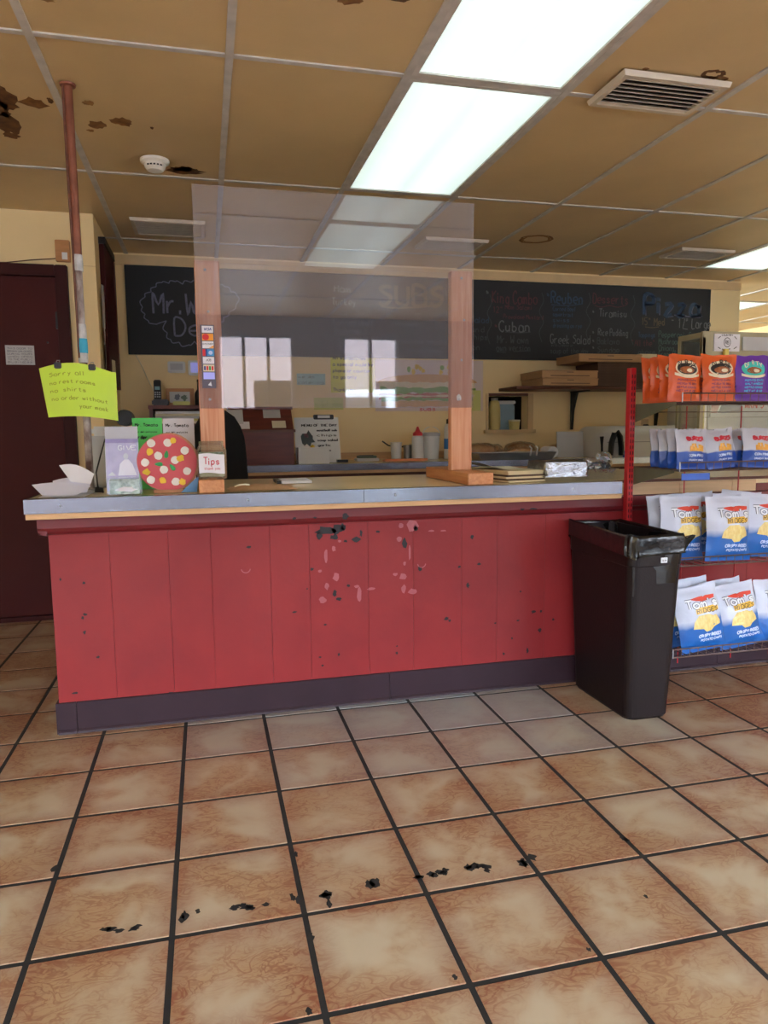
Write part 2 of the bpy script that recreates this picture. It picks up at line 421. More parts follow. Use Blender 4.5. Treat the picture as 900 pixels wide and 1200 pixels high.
# ------------------------------------------------------------------ single-stroke lettering
GL = {
'A':'023962 1555','B':'0209495857460646555342020','C':'5849290704224253','D':'020939575432021','E':'69090262 0646','F':'690902 0646','G':'584919070422425455 5535',
'H':'0902 5952 0656','I':'2922','J':'49432203','K':'0902 590552','L':'090252','M':'0209356962','N':'02095259','O':'2907042242646749291','P':'020949585746060','Q':'290704224264674929 4361',
'R':'02094958574606 2652','S':'584918173655432203','T':'0969 3932','U':'090422425459','V':'093269','W':'0912365269','X':'0952 5902','Y':'093669 3632','Z':'09590252',
'a':'5536160403124253 565362','b':'0902 052645432203','c':'462605032242','d':'5952 553615133253','e':'04544626050322 2242','f':'49382722 0646','g':'553615133253 56513011',
'h':'0902 05264542','i':'2622 2728','j':'2621 2728','k':'0902 460442','l':'2922','m':'0602 05162522 25465552','n':'0602 05264542','o':'260503223253553626','p':'0600 052645432203','q':'5650 553615133253',
'r':'0602 042646','s':'452605244322 2203','t':'28233242 0646','u':'06032243 4642','v':'062246','w':'0612254256','x':'0642 4602','y':'0623 461100','z':'06460242',
'0':'2907042242646749291','1':'172922','2':'08294846020252','3':'0829483635432203','4':'42490454','5':'59090636544322 2203','6':'481905032242544525 2504','7':'095922','8':'3908174443220315 1558493939','9':'5536184958535',
'.':'2223',',':'2311','\'':'2927','-':'1545','"':'1917 3937','*':'2723 1545 1743','!':'2924 2223','$':'58291736553203 3931','&':'52182948040222 2254',':':'2526 2223','/':'0259'}
def strokes(ch):
    out = []
    for st in GL.get(ch, '').split():
        out.append([(int(st[i]), int(st[i+1])) for i in range(0, len(st)-1, 2)])
    return out
def smooth_line(p, k=3):
    if len(p) < 3: return p
    out = []
    for i in range(len(p)-1):
        a = p[max(i-1,0)]; b = p[i]; c = p[i+1]; d = p[min(i+2, len(p)-1)]
        for j in range(k):
            t = j/k
            out.append(tuple(.5*((2*b[q]) + (-a[q]+c[q])*t + (2*a[q]-5*b[q]+4*c[q]-d[q])*t*t + (-a[q]+3*b[q]-3*c[q]+d[q])*t**3) for q in (0,1)))
    out.append(p[-1]); return out
def text_lines(s, x0, y0, wd, ht, rnd=None, slant=0):
    """polylines of a string fitted to a width; ht is the capital height"""
    adv = []; x = 0
    for ch in s:
        adv.append(x); x += 4.2 if ch in " .,'ilI1!" else (8.2 if ch in 'MWmw' else 7.2)
    tot = max(x-1.2, 1); sx = wd/tot; sy = ht/7.0; out = []
    for ch, a in zip(s, adv):
        jy = rnd.uniform(-.25, .25) if rnd else 0
        ox = -1.6 if ch in "ilI1.,'!" else 0
        for st in strokes(ch):
            pts = [(x0 + (a+px+ox)*sx + slant*(py-2)*sy, y0 + (py-2+jy+(rnd.uniform(-.25,.25) if rnd else 0))*sy) for px, py in st]
            out.append(smooth_line(pts))
    return out
def lettering(name, s, matname, parent, x0, y0, wd, ht, stroke, fn, rnd=None, slant=0):
    b = MB()
    for ln in text_lines(s, x0, y0, wd, ht, rnd, slant): b.ribbon(ln, stroke, fn)
    return b.build(name, matname, parent)
def onwall(Y): return lambda x, z: (x, Y, z)
def oval(cx, cy, rx, ry, n=20): return [(cx+rx*math.cos(2*PI*i/n), cy+ry*math.sin(2*PI*i/n)) for i in range(n)]
def blob(cx, cy, rx, ry, rnd, n=16, rough=.35):
    return [(cx+rx*math.cos(2*PI*i/n)*(1+rnd.uniform(-rough, rough)), cy+ry*math.sin(2*PI*i/n)*(1+rnd.uniform(-rough, rough))) for i in range(n)]
def rect(x0, x1, y0, y1): return [(x0,y0),(x1,y0),(x1,y1),(x0,y1)]

# ================================================================== THE ROOM
XL, XR, YF, YB = -3.3, 7.2, -2.4, 9.4          # room extents (front = window wall behind the viewer)
R0 = random.Random(7)
# floor ------------------------------------------------------------
floor = MB().box(XL, XR, YF, YB, -.14, -.0018).build('floor', 'grout')
struct(floor, 'tan and rust mottled ceramic tile floor with black grout', 'floor')
tw = T - .0135
tm = MB().box(-tw/2, tw/2, -tw/2, tw/2, -.010, 0).mesh('tile', 'floor_tile', bevel=.0015, seg=1)
GREY = {(3,-1):.75,(2,-1):.55,(4,-1):.95,(5,-1):1,(6,-1):.7,(4,0):.55,(5,0):.65,(6,0):.6,(3,0):.5,(3,1):.2,(4,1):.3,(5,1):.35,(6,1):.5,(2,0):.25,(7,1):.3}
TILES = {}
rest = MB()
for a in range(-10, 25):
    for b in range(-28, 36):
        x0, y0 = FX(a), FY(b)                     # tile spans a..a+1 and the row below line b-1
        cx, cy = x0 + T/2, y0 + T/2
        if cx < XL+.1 or cx > XR-.1 or cy < YF+.1 or cy > YB-.1: continue
        infront = cy < YC + .1
        left = cx < -.45 and cy < 4.85
        if not (infront or left): continue
        if -2.3 < cx < 3.9 and cy > .75:
            t = inst('tile', tm, (cx, cy, 0), floor)
            g = GREY.get((a, b), 0)
            rust = 0.25 + .5*R0.random()
            if cx < -.6 and cy > 2.7: rust = .9
            if b == 0 and g == 0: rust = .7
            if cx > 1.6 and cy > 2.2: rust = 1.0
            t.color = (g, rust*(1-g), 0, 1)
            TILES[(a, b)] = t
        else:
            rest.box(cx-tw/2, cx+tw/2, cy-tw/2, cy+tw/2, -.010, 0)
ro = rest.build('tile_field', 'floor_tile', floor); ro['kind'] = 'stuff'; ro.color = (0, .5, 0, 1)
def tile_at(x, y):
    return TILES.get((math.floor(x/T + 2.3854), math.ceil(8.2075 - y/T) if False else -math.floor(y/T - 8.2075)))
# black scuffs where the glaze has worn off
def scuff(px, py, wpx, hpx, seed, n=1):
    r = random.Random(seed)
    for i in range(n):
        qx = px + (r.uniform(-.5, .5)*wpx if n > 1 else 0); qy = py + (r.uniform(-.4, .4)*hpx if n > 1 else 0) - (0 if n == 1 else .08*(qx-px))
        c = atz(qx, qy, 0); k = (wpx/FPX*c.length/(n**.7))*.5; kk = (hpx/FPX*c.length/(n**.5))*1.1
        t = tile_at(c.x, c.y)
        if t is None: continue
        b = MB().fan(blob(c.x, c.y, k, kk, r, 14, .45), lambda x, y: (x, y, .0006))
        o = b.build('scuff_mark', 'floor_dirt', t)
for i, a in enumerate([(143,1088,38,7,5),(215,1076,14,10,2),(232,1068,6,4,1),(290,1062,44,8,7),(345,1053,10,10,2),(375,1049,20,8,2),(386,1060,6,8,1),(438,1036,18,12,2),
                       (499,1025,22,7,3),(520,1022,24,8,4),(552,1018,40,11,6),(618,1007,16,10,2),(612,1012,10,7,1),(64,1018,8,5,1),(346,1001,7,5,1),(364,1098,8,6,1),(730,985,14,7,3),(362,1185,10,5,1),
                       (533,1145,6,4,1),(690,1113,5,3,1),(757,1051,4,3,1)]):
    scuff(a[0], a[1], a[2], a[3], 100+i, a[4])

# ceiling ----------------------------------------------------------
ceiling = MB().box(XL, XR, YF, YB, H+.03, H+.12).build('ceiling', 'plenum')
struct(ceiling, 'suspended ceiling of tan painted panels in a grey metal grid', 'ceiling')
LIGHTS = {(1,-1), (1,0), (6,1), (8,3), (1,-2), (6,-1), (-4,-1), (6,-3), (-4,-3)}  # the unseen side fixtures over the shop floor are added as fill light
ctm = MB().box(-G/2+.009, G/2-.009, -G+.009, G-.009, 0, .02).mesh('ceiling_tile', 'ceiling_paint')
CT = {}
for i in range(-6, 12):
    for j in range(-5, 6):
        x0, x1, y0, y1 = CX(i), CX(i+1), CY(j), CY(j+1)
        if x1 < XL+.05 or x0 > XR-.05 or y1 < YF+.05 or y0 > YB-.05 or (i, j) in LIGHTS: continue
        t = inst('ceiling_tile', ctm, ((x0+x1)/2, (y0+y1)/2, H+.004), ceiling)
        CT[(i, j)] = t
for i in range(-5, 12):
    if XL < CX(i) < XR:
        b = MB().box(CX(i)-.014, CX(i)+.014, YF, YB, H-.003, H+.004); b.box(CX(i)-.003, CX(i)+.003, YF, YB, H, H+.03); b.build('ceiling_rail', 'rail', ceiling)
for j in range(-4, 7):
    if YF < CY(j) < YB:
        b = MB().box(XL, XR, CY(j)-.012, CY(j)+.012, H-.0015, H+.005); b.box(XL, XR, CY(j)-.003, CY(j)+.003, H, H+.03); b.build('ceiling_rail', 'rail', ceiling)
def ct_at(x, y): return CT.get((math.floor((x-.131)/G), math.floor((y-2.709)/(2*G))))
def cstain(px, py, wpx, hpx, mname, seed, ring=False, n=18, rough=.3):
    r = random.Random(seed); c = atz(px, py, H); a = atz(px-wpx/2, py, H); b2 = atz(px+wpx/2, py, H); d = atz(px, py-hpx/2, H); e = atz(px, py+hpx/2, H)
    rx = abs(b2.x-a.x)/2*.9; ry = abs(e.y-d.y)/2
    t = ct_at(c.x, c.y)
    if t is None: return
    pts = blob(c.x, c.y, rx, ry, r, n, rough); b = MB()
    if ring: b.ribbon(pts+[pts[0]], .018, lambda x, y: (x, y, H+.0034))
    else: b.fan(pts, lambda x, y: (x, y, H+.0034))
    b.build('water_stain', mname, t)
for i, a in enumerate([(6,118,30,26,'stain_dark'),(8,145,34,22,'stain_dark'),(14,160,18,8,'stain_dark'),(0,128,22,20,'stain_dark'),(40,122,34,11,'stain_brown'),(59,119,8,6,'stain_dark'),(104,122,14,6,'stain_light'),(114,147,22,9,'stain_brown'),(143,144,28,9,'stain_brown'),
                       (178,151,5,3,'stain_dark'),(106,154,9,3,'stain_light'),(218,201,46,8,'stain_dark'),(214,199,28,6,'stain_brown'),(408,2,36,10,'stain_brown'),(466,0,40,8,'stain_dark'),(757,82,10,4,'stain_brown'),(56,1,20,5,'stain_light')]):
    cstain(*a, seed=300+i)
cstain(836, 88, 26, 8, 'stain_dark', 331, True); cstain(842, 94, 20, 5, 'stain_brown', 332, True)
cstain(628, 281, 42, 10, 'stain_brown', 333, True, 24, .06); cstain(628, 281, 36, 8, 'stain_light', 334, True, 24, .06)

# walls ------------------------------------------------------------
def wall(name, label, b, m): o = b.build(name, m); struct(o, label, 'wall'); return o
wall('wall_left', 'cream wall along the left side of the shop', MB().box(XL-.1, XL, YF, 4.85, 0, H+.03), 'cream_wall')
wall('wall_right', 'cream wall along the right side of the shop', MB().box(XR, XR+.1, YF, YB, 0, H+.03), 'cream_wall')
wd_ = wall('wall_door', 'cream wall with the maroon door', MB().box(XL, -.606, 4.75, 4.85, 0, H+.004), 'cream_wall')
MB().box(-.70, -.604, 4.746, 4.75, 2.148, 2.151).build('panel_seam', 'trim_tan', wd_)
wall('wall_return', 'narrow cream return wall beside the chalkboard', MB().box(-.70, -.606, 4.85, YW+.1, 0, H+.004), 'cream_wall')
NX0, NX1, NZ0, NZ1 = 2.325, 2.685, 1.140, 1.424                     # pass-through opening
b = MB().box(-.606, NX0, YW, YW+.12, 0, H+.004); b.box(NX1, 4.77, YW, YW+.12, 0, H+.004); b.box(NX0, NX1, YW, YW+.12, 0, NZ0); b.box(NX0, NX1, YW, YW+.12, NZ1, H+.004)
wall('wall_back', 'cream back wall carrying the chalkboard menu', b, 'cream_wall')
wall('wall_far', 'dim far wall beyond the end of the back wall', MB().box(-.7, XR, YB, YB+.1, 0, H+.03), 'cream_wall')
trim = MB().box(-.60, 4.768, YW-.012, YW, 2.372, 2.44).build('trim_1', 'trim_tan'); struct(trim, 'tan trim board along the top of the back wall', 'trim')
# front wall with the shop windows, behind the viewer
WIN = [(-3.0, -.45), (.18, 1.02), (1.62, 2.28), (3.35, 6.9)]  # the wide outer windows are unseen, added to let in more daylight
WZ0, WZ1 = .45, 2.26
b = MB(); xs = XL
for (a, c) in WIN:
    b.box(xs, a, YF-.12, YF, 0, H+.03); b.box(a, c, YF-.12, YF, 0, WZ0); b.box(a, c, YF-.12, YF, WZ1, H+.03); xs = c
b.box(xs, XR, YF-.12, YF, 0, H+.03)
wall('wall_front', 'dark front wall with the shop windows', b, 'front_dark')
for k, (a, c) in enumerate(WIN):
    b = MB(); n = max(2, round((c-a)/.32)) if c-a < 1.5 else max(2, round((c-a)/.9))
    for i in range(n+1):
        x = a + (c-a)*i/n; b.box(max(a, x-.018), min(c, x+.018), YF-.09, YF-.03, WZ0, WZ1)
    b.box(a, c, YF-.09, YF-.03, WZ0, WZ0+.04); b.box(a, c, YF-.09, YF-.03, WZ1-.04, WZ1)
    o = b.build('window_%d' % (k+1), 'frame_dark'); struct(o, 'dark framed shop window in the front wall', 'window')
    lt = bpy.data.lights.new('window_portal', 'AREA'); lt.shape = 'RECTANGLE'; lt.size = c-a; lt.size_y = WZ1-WZ0
    lt.cycles.is_portal = True; lo = bpy.data.objects.new('window_portal', lt); COL.objects.link(lo)
    lo.location = ((a+c)/2, YF-.13, (WZ0+WZ1)/2); lo.rotation_euler = (-PI/2, 0, 0)
# outside, seen only as a reflection in the clear screen
g = MB().box(-30, 30, -40, YF-.12, -.30, -.12).build('ground', 'pavement'); struct(g, 'pale concrete forecourt outside the windows', 'ground')

bf = thing('building', 'pale rendered building across the street, mirrored in the clear screen', 'building', (2, -15, -.12))
MB().box(-16, 20, -17, -15, -.12, 4.6).build('facade', 'facade', bf)
MB().box(-16.2, 20.2, -17.2, -14.8, 4.6, 4.9).build('parapet', 'white_wall', bf)
for k in range(9): MB().box(-13+k*3.6, -11+k*3.6, -15.03, -15.0, .9, 2.6).build('window', 'frame_dark', bf)
van = thing('parked_van', 'white van parked outside, mirrored in the clear screen', 'van', (3.0, -7.2, -.12))
pv = [(1.2, .25), (1.2, 1.05), (1.75, 1.25), (2.25, 1.85), (4.9, 1.88), (5.0, .25)]
MB().plate([(x, -6.3, z) for x, z in pv], (0, -1.8, 0)).build('body', 'white_plastic', van, bevel=.06)
MB().plate([(1.85, -6.295, 1.25), (2.30, -6.295, 1.72), (3.1, -6.295, 1.72), (3.1, -6.295, 1.25)], (0, .01, 0)).build('side_window', 'frame_dark', van)
for x in (1.8, 4.3):
    for y in (-6.42, -7.98): MB().lathe([(0,-.1),(.25,-.1),(.34,-.08),(.34,.08),(.25,.1),(0,.1)], (x, y, .22), 20, 'y').build('wheel', 'black_plastic', van)
# baseboards
bb = MB().box(XL, -1.90, 4.735, 4.75, 0, .09).box(-.72, -.606, 4.735, 4.75, 0, .09).build('baseboard_door_wall', 'maroon_dark'); struct(bb, 'dark baseboard along the door wall', 'baseboard')

# door -------------------------------------------------------------
d = MB().box(-1.80, -.830, 4.722, 4.748, .03, 2.072).build('door_1', 'maroon', bevel=.004, origin=(-1.3, 4.735, 0)); struct(d, 'maroon door in the left part of the shop', 'door')
b = MB().box(-.830, -.763, 4.705, 4.75, 0, 2.142); b.box(-1.87, -1.803, 4.705, 4.75, 0, 2.142); b.box(-1.803, -.830, 4.705, 4.75, 2.075, 2.142)
b.build('door_frame', 'maroon_dark', d, bevel=.004)
MB().box(-1.80, -.83, 4.70, 4.75, 0, .028).build('threshold', 'maroon_dark', d)
pl = MB().box(-1.129, -.972, 4.717, 4.722, 1.557, 1.670).build('door_plate', 'grey_paper', d)
for i in range(6):
    lettering('plate_lettering', ['THIS DOOR TO', 'REMAIN UNLOCKED', 'DURING HOURS', 'WHEN OPEN', 'TO THE PUBLIC', 'BUSINESS'][i], 'print_grey', pl, -1.118, 1.647-i*.016, .135, .009, .0016, onwall(4.7163))
for z in (.35, 1.82): MB().box(-.842, -.826, 4.712, 4.722, z-.05, z+.05).build('hinge', 'black_plastic', d)
MB().lathe([(.0,0),(.006,0),(.006,-.004),(0,-.004)], (-.895, 4.722, 1.69), 10, 'y').build('peephole', 'black_plastic', d)

# ceiling fittings ---------------------------------------------------
def ceiling_light(i, j, label, dim=1.0):
    x0, x1, y0, y1 = CX(i)+.014, CX(i+1)-.014, CY(j)+.012, CY(j+1)-.012
    cx, cy = (x0+x1)/2, (y0+y1)/2
    t = thing('ceiling_light', label, 'ceiling light', (cx, cy, H), 'fluorescent ceiling lights')
    b = MB()
    for (a, c, e, f) in ((x0,x0+.022,y0,y1),(x1-.022,x1,y0,y1),(x0+.022,x1-.022,y0,y0+.022),(x0+.022,x1-.022,y1-.022,y1)): b.box(a, c, e, f, H-.002, H+.03)
    b.build('frame', 'rail', t)
    o = MB().box(-(x1-x0)/2+.024, (x1-x0)/2-.024, -(y1-y0)/2+.024, (y1-y0)/2-.024, .004, .010)
    me = o.mesh('diffuser', 'diffuser'); ob = bpy.data.objects.new('diffuser', me); COL.objects.link(ob); ob.parent = t; WL[ob.name] = Vector((cx, cy, H))
    MB().box(x0, x1, y0, y1, H+.011, H+.03).build('housing', 'white_plastic', t)
    return t
LL = {(1,0): 'lit fluorescent panel reaching nearest the clear screen', (1,-1): 'lit fluorescent panel cut by the top edge of the photo', (6,1): 'lit fluorescent panel above the deli case at right', (8,3): 'lit fluorescent panel seen past the end of the back wall',
      (1,-2): 'lit fluorescent panel mirrored in the clear screen', (6,-1): 'unseen fluorescent panel added for fill over the right shop floor', (-4,-1): 'unseen fluorescent panel added for fill over the left shop floor', (6,-3): 'unseen fluorescent panel added for fill by the right front window', (-4,-3): 'unseen fluorescent panel added for fill by the left front window'}
for (i, j) in sorted(LIGHTS): ceiling_light(i, j, LL[(i, j)])

def vent(x0, x1, y0, y1, label, rows=1, nsl=7):
    t = thing('air_vent', label, 'vent', ((x0+x1)/2, (y0+y1)/2, H), 'ceiling air vents')
    MB().box(x0+.02, x1-.02, y0+.02, y1-.02, H-.006, H-.0035).build('backing', 'vent_dark', t)
    b = MB(); fw = .028; z0, z1 = H-.022, H-.003
    b.sweep([[(x0,y0,z1),(x1,y0,z1),(x1,y1,z1),(x0,y1,z1)], [(x0+.006,y0+.006,z0),(x1-.006,y0+.006,z0),(x1-.006,y1-.006,z0),(x0+.006,y1-.006,z0)], [(x0+fw,y0+fw,z0),(x1-fw,y0+fw,z0),(x1-fw,y1-fw,z0),(x0+fw,y1-fw,z0)], [(x0+fw,y0+fw,z1),(x1-fw,y0+fw,z1),(x1-fw,y1-fw,z1),(x0+fw,y1-fw,z1)]], True, False)
    b.build('frame', 'vent_metal', t)
    a = math.radians(38); L = (y1-y0-2*fw)
    for k in range(nsl):
        y = y0+fw + L*(k+.5)/nsl
        MB().obox(((x0+x1)/2, y, H-.014), (1,0,0), (0,math.cos(a),math.sin(a)), (0,-math.sin(a),math.cos(a)), (x1-x0)/2-fw, L/nsl*.44, .001).build('louvre', 'vent_metal', t)
    return t
vent(1.535, 1.995, 2.475, 2.745, 'square louvred air vent nearest the camera, right of the lit panels')
vent(-.40, .05, 4.74, 5.09, 'louvred air vent above the left end of the chalkboard')
vent(1.50, 1.96, 4.80, 5.08, 'air vent partly behind the clear screen top right corner')
vent(3.42, 3.88, 4.70, 4.98, 'small dark air vent beside the far right lit panel')
t = thing('smoke_detector', 'white round smoke detector on the ceiling', 'smoke detector', (-.186, 3.76, H))
MB().lathe([(0,0),(.068,0),(.068,-.012),(.056,-.020),(.052,-.020)], (-.186, 3.76, H-.003), 28).build('base', 'smoke_white', t, smooth=False)
MB().lathe([(.052,-.020),(.048,-.036),(.036,-.050),(0,-.052)], (-.186, 3.76, H-.003), 28).build('sensor_dome', 'smoke_white', t)
for k in range(5):
    an = -PI/2 + (k-2)*.32
    MB().obox((-.186+.047*math.cos(an), 3.76+.047*math.sin(an), H-.036), (-math.sin(an), math.cos(an), 0), (math.cos(an), math.sin(an), 0), (0,0,1), .005, .004, .003).build('sensor_slot', 'ink_dark', t)

# ================================================================== THE SERVICE COUNTER
CR = 3.9
sc = thing('service_counter', 'long red painted plank counter with dark base strip', 'counter', (.6, 3.0, 0))
MB().box(-.571, CR, YC+.012, 3.48, .0, .846).build('carcass', 'red_mould', sc)
MB().box(-.583, -.571, YC+.002, 3.48, .0, .79).build('end_panel', 'red_paint', sc)
edges = [-.583, -.371, -.156, .004, .234, .392, .638, .833, 1.05, 1.214, 1.441, 1.66, 1.86, 2.10, 2.26, 2.50, 2.69, 2.91, 3.07, 3.30, 3.5, 3.7, CR]
PLK = []
for a, c in zip(edges[:-1], edges[1:]):
    dy = R0.uniform(-.0005, .0005)
    PLK.append((a, c, MB().box(a+.0003, c-.0003, YC+dy, YC+.012, .105, .790).build('plank', 'red_paint', sc, bevel=.0006, seg=1)))
prof = [(YC+.002, .772), (YC-.016, .776), (YC-.028, .786), (YC-.034, .800), (YC-.034, .842), (YC+.006, .842)]
MB().sweep([[(-.612, y, z) for y, z in prof], [(CR, y, z) for y, z in prof]]).build('moulding', 'red_mould', sc)
prof = [(-.583+.002, .772), (-.599, .776), (-.610, .786), (-.612, .800), (-.612, .842), (-.575, .842)]
MB().sweep([[(x, YC-.030, z) for x, z in prof], [(x, 3.48, z) for x, z in prof]]).build('end_moulding', 'red_mould', sc)
KX = [-.589, -.52, .724, 2.35, CR]
kp = [(YC+.004, 0), (YC-.018, 0), (YC-.016, .008), (YC-.009, .016), (YC-.008, .120), (YC+.004, .122)]
for a, c in zip(KX[:-1], KX[1:]):
    MB().sweep([[(a+.001, y, z) for y, z in kp], [(c-.001, y, z) for y, z in kp]]).build('kick_board', 'kick', sc)
MB().box(-.594, -.583, YC-.008, 3.48, 0, .12).build('end_kick_board', 'kick', sc)
def plank_at(x):
    for a, c, o in PLK:
        if a <= x <= c: return o
    return PLK[0][2]
def chip(px, py, wpx, hpx, m, seed, rough=.4, n=12):
    r = random.Random(seed); c = at(px, py, YC); k = c.length/FPX
    MB().fan(blob(c.x, c.z, wpx/2*k, hpx/2*k, r, n, rough), onwall(YC-.0016)).build('paint_chip', m, plank_at(c.x))
BL = [(381,622,22,10),(396,620,14,12),(374,628,8,9),(392,629,10,6),(402,618,6,8),(405,634,4,3),(418,632,9,6),(423,625,3,8),(443,623,5,3),(474,637,6,13),(487,619,5,6),(492,666,6,5),(292,641,6,3),(366,667,4,4),(408,686,5,3),(392,695,5,7),(397,702,6,4),(345,717,5,2),
      (381,732,4,2),(397,767,3,4),(375,770,3,2),(378,780,4,2),(523,725,6,4),(527,727,3,3),(465,765,3,4),(465,757,2,2),(548,686,4,6),(538,664,3,3),(561,661,5,3),(553,629,4,5),(625,717,5,4),(632,738,4,5),(618,762,3,6),(610,693,3,2),(607,727,4,2),(634,716,3,3),(98,683,3,3),(100,720,4,3),
      (97,724,3,3),(99,741,3,4),(71,679,2,3),(292,806,3,2),(345,820,0,0),(115,770,3,3),(88,812,6,3),(200,812,6,3),(360,690,2,2),(600,748,2,3),(590,766,3,3),(648,726,3,3),(580,730,3,2)]
for i, a in enumerate(BL):
    if a[2]: chip(*a, 'chip_black', 500+i)
PK = [(483,617,13,15),(470,616,6,6),(468,632,6,7),(382,650,4,17),(391,643,5,6),(394,676,8,11),(383,687,5,8),(378,703,9,7),(421,697,6,16),(418,687,6,4),(435,690,10,3),(463,673,6,4),(472,676,8,8),(473,690,6,9),(484,693,11,7),(480,647,3,18),(474,660,4,5),(375,669,4,4),(398,634,4,3),(505,622,8,2),(519,622,8,2)]
for i, a in enumerate(PK): chip(*a, 'chip_pink', 600+i, .28, 9)
for (px, py) in ((288,666),(494,660)):
    c = at(px, py, YC); pts = [(c.x+.018*math.cos(t), c.z+.018*math.sin(t)) for t in [PI*1.05+PI*.9*i/10 for i in range(11)]]
    MB().ribbon(pts, .004, onwall(YC-.0016)).build('ring_mark', 'chip_pink', plank_at(c.x))
for i, (px, py, a, b2) in enumerate([(345,609,5,3),(369,609,5,2),(405,610,7,6),(612,603,6,3),(624,603,10,2)]):
    c = at(px, py, YC-.034); k = c.length/FPX; r = random.Random(700+i)
    MB().fan(blob(c.x, max(.802, c.z), a/2*k, b2/2*k, r, 10, .4), onwall(YC-.0352)).build('paint_chip', 'chip_black', sc)

# worktop
wt = thing('countertop', 'tan laminate countertop with steel front edge on the red counter', 'countertop', (.55, 3.2, .86))
MB().box(-.628, 1.750, 2.762, 3.60, .8635, .9140).build('slab', 'laminate', wt)
MB().box(1.7505, CR, YC+.0, 3.60, .8635, .9140).build('side_slab', 'laminate', wt)
for a, c in ((-.636, .60), (.6008, 1.7495)):
    b = MB().box(a, c, 2.754, 2.7615, .8625, .9156); b.box(a, c, 2.7615, 2.795, .9141, .9156); b.build('steel_edge', 'steel', wt, bevel=.0012, seg=1)
MB().box(-.636, -.6285, 2.762, 3.60, .8625, .9156).build('steel_end', 'steel', wt)
MB().box(-.632, 1.749, 2.758, 2.83, .8425, .862).build('wood_strip', 'edge_wood', wt)
for px in (70, 290, 463, 672):
    c = at(px, 580, 2.753); MB().lathe([(0,0),(.005,0),(.004,-.0015),(0,-.002)], (c.x, 2.754, .890), 10, 'y').build('screw', 'steel_dull', wt)
for a, c in ((1.80, 2.108), (2.111, 2.392), (2.395, 2.525)): MB().box(a, c, YC-.006, YC-.0005, .845, .898).build('bare_strip', 'bare_wood', wt)
MB().box(2.527, CR, YC-.008, YC-.0005, .845, .880).build('painted_strip', 'red_mould', wt)
MB().box(1.76, CR, YC-.012, YC-.0005, .9005, .9135).build('brown_edge', 'brown_wood', wt)

# ================================================================== THE CLEAR SCREEN
PY = 3.02
sg = thing('sneeze_guard', 'clear acrylic screen on two wooden posts on the counter', 'screen', (.57, PY, .9156))
def post(x0, x1, z0, z1, screws):
    o = MB().box(x0, x1, PY, PY+.04, z0, z1).build('post', 'post_wood', sg, bevel=.003, seg=1)
    for (px, py) in screws:
        c = at(px, py, PY-.009); MB().lathe([(0,0),(.0055,0),(.0045,-.002),(0,-.003)], (c.x, PY-.0085, c.z), 10, 'y').build('screw', 'steel_dull', o)
    return o
p1 = post(-.019, .079, .966, 1.826, [(240,316),(244,365),(246,468)])
p2 = post(1.057, 1.155, .966, 1.830, [(541,326),(544,375),(541,422),(538,468)])
MB().fan(blob(at(537,466,PY).x, at(537,466,PY).z, .012, .014, random.Random(4), 12, .3), onwall(PY-.0088)).build('adhesive_patch', 'white_tape', p2)
MB().box(-.032, .064, 2.800, 3.38, .9158, .966).build('foot', 'foot_wood', sg, bevel=.003, seg=1)
MB().box(1.052, 1.165, 2.790, 3.38, .9158, .966).build('foot', 'foot_wood', sg, bevel=.003, seg=1)
MB().box(-.016, 1.158, PY-.0075, PY-.0025, 1.243, 2.112).build('panel', 'acrylic', sg)
# payment stickers on the left post
st = MB().box(-.004, .050, PY-.0095, PY-.0078, 1.324, 1.574).build('sticker_strip', 'sticker_frame', p1)
SY = PY-.0102
def scell(k, m):
    z1 = 1.570 - k*.0306; MB().box(.002, .046, SY, PY-.0095, z1-.027, z1).build('sticker', m, st); return z1
z = scell(0, 'white_paper'); lettering('sticker_lettering', 'VISA', 'visa_blue', st, .010, z-.018, .028, .010, .0022, onwall(SY-.0005), slant=.2)
z = scell(1, 'mc_orange'); MB().fan(oval(.016, z-.0135, .013, .0125), onwall(SY-.0005)).build('sticker_disc', 'mc_red', st); 
z = scell(2, 'white_paper'); lettering('sticker_lettering', 'DISCOVER', 'print_grey', st, .004, z-.013, .040, .006, .0012, onwall(SY-.0005)); MB().fan([(.026, z-.026), (.046, z-.026), (.046, z-.015)], onwall(SY-.0005)).build('sticker_corner', 'mc_orange', st)
z = scell(3, 'amex_blue'); MB().fan(rect(.002, .013, z-.027, z), onwall(SY-.0005)).build('sticker_bar', 'mc_red', st); MB().fan(rect(.013, .020, z-.027, z), onwall(SY-.0005)).build('sticker_bar', 'visa_blue', st); MB().fan(oval(.033, z-.014, .008, .008), onwall(SY-.0005)).build('sticker_disc', 'print_pale', st)
z = scell(4, 'white_paper'); lettering('sticker_lettering', 'JCB', 'print_grey', st, .014, z-.016, .020, .008, .0016, onwall(SY-.0005))
z = scell(5, 'cream_paper')
for q, mm in enumerate(('visa_blue', 'mc_red', 'top_green', 'mc_red')): MB().fan(rect(.005+q*.010, .012+q*.010, z-.022, z-.006), onwall(SY-.0005)).build('sticker_bar', mm, st)
z = scell(6, 'screen_lilac')
z = scell(7, 'sticker_frame'); MB().fan([(.018, z-.020), (.034, z-.024), (.030, z-.006)], onwall(SY-.0005)).build('sticker_corner', 'white_paper', st)

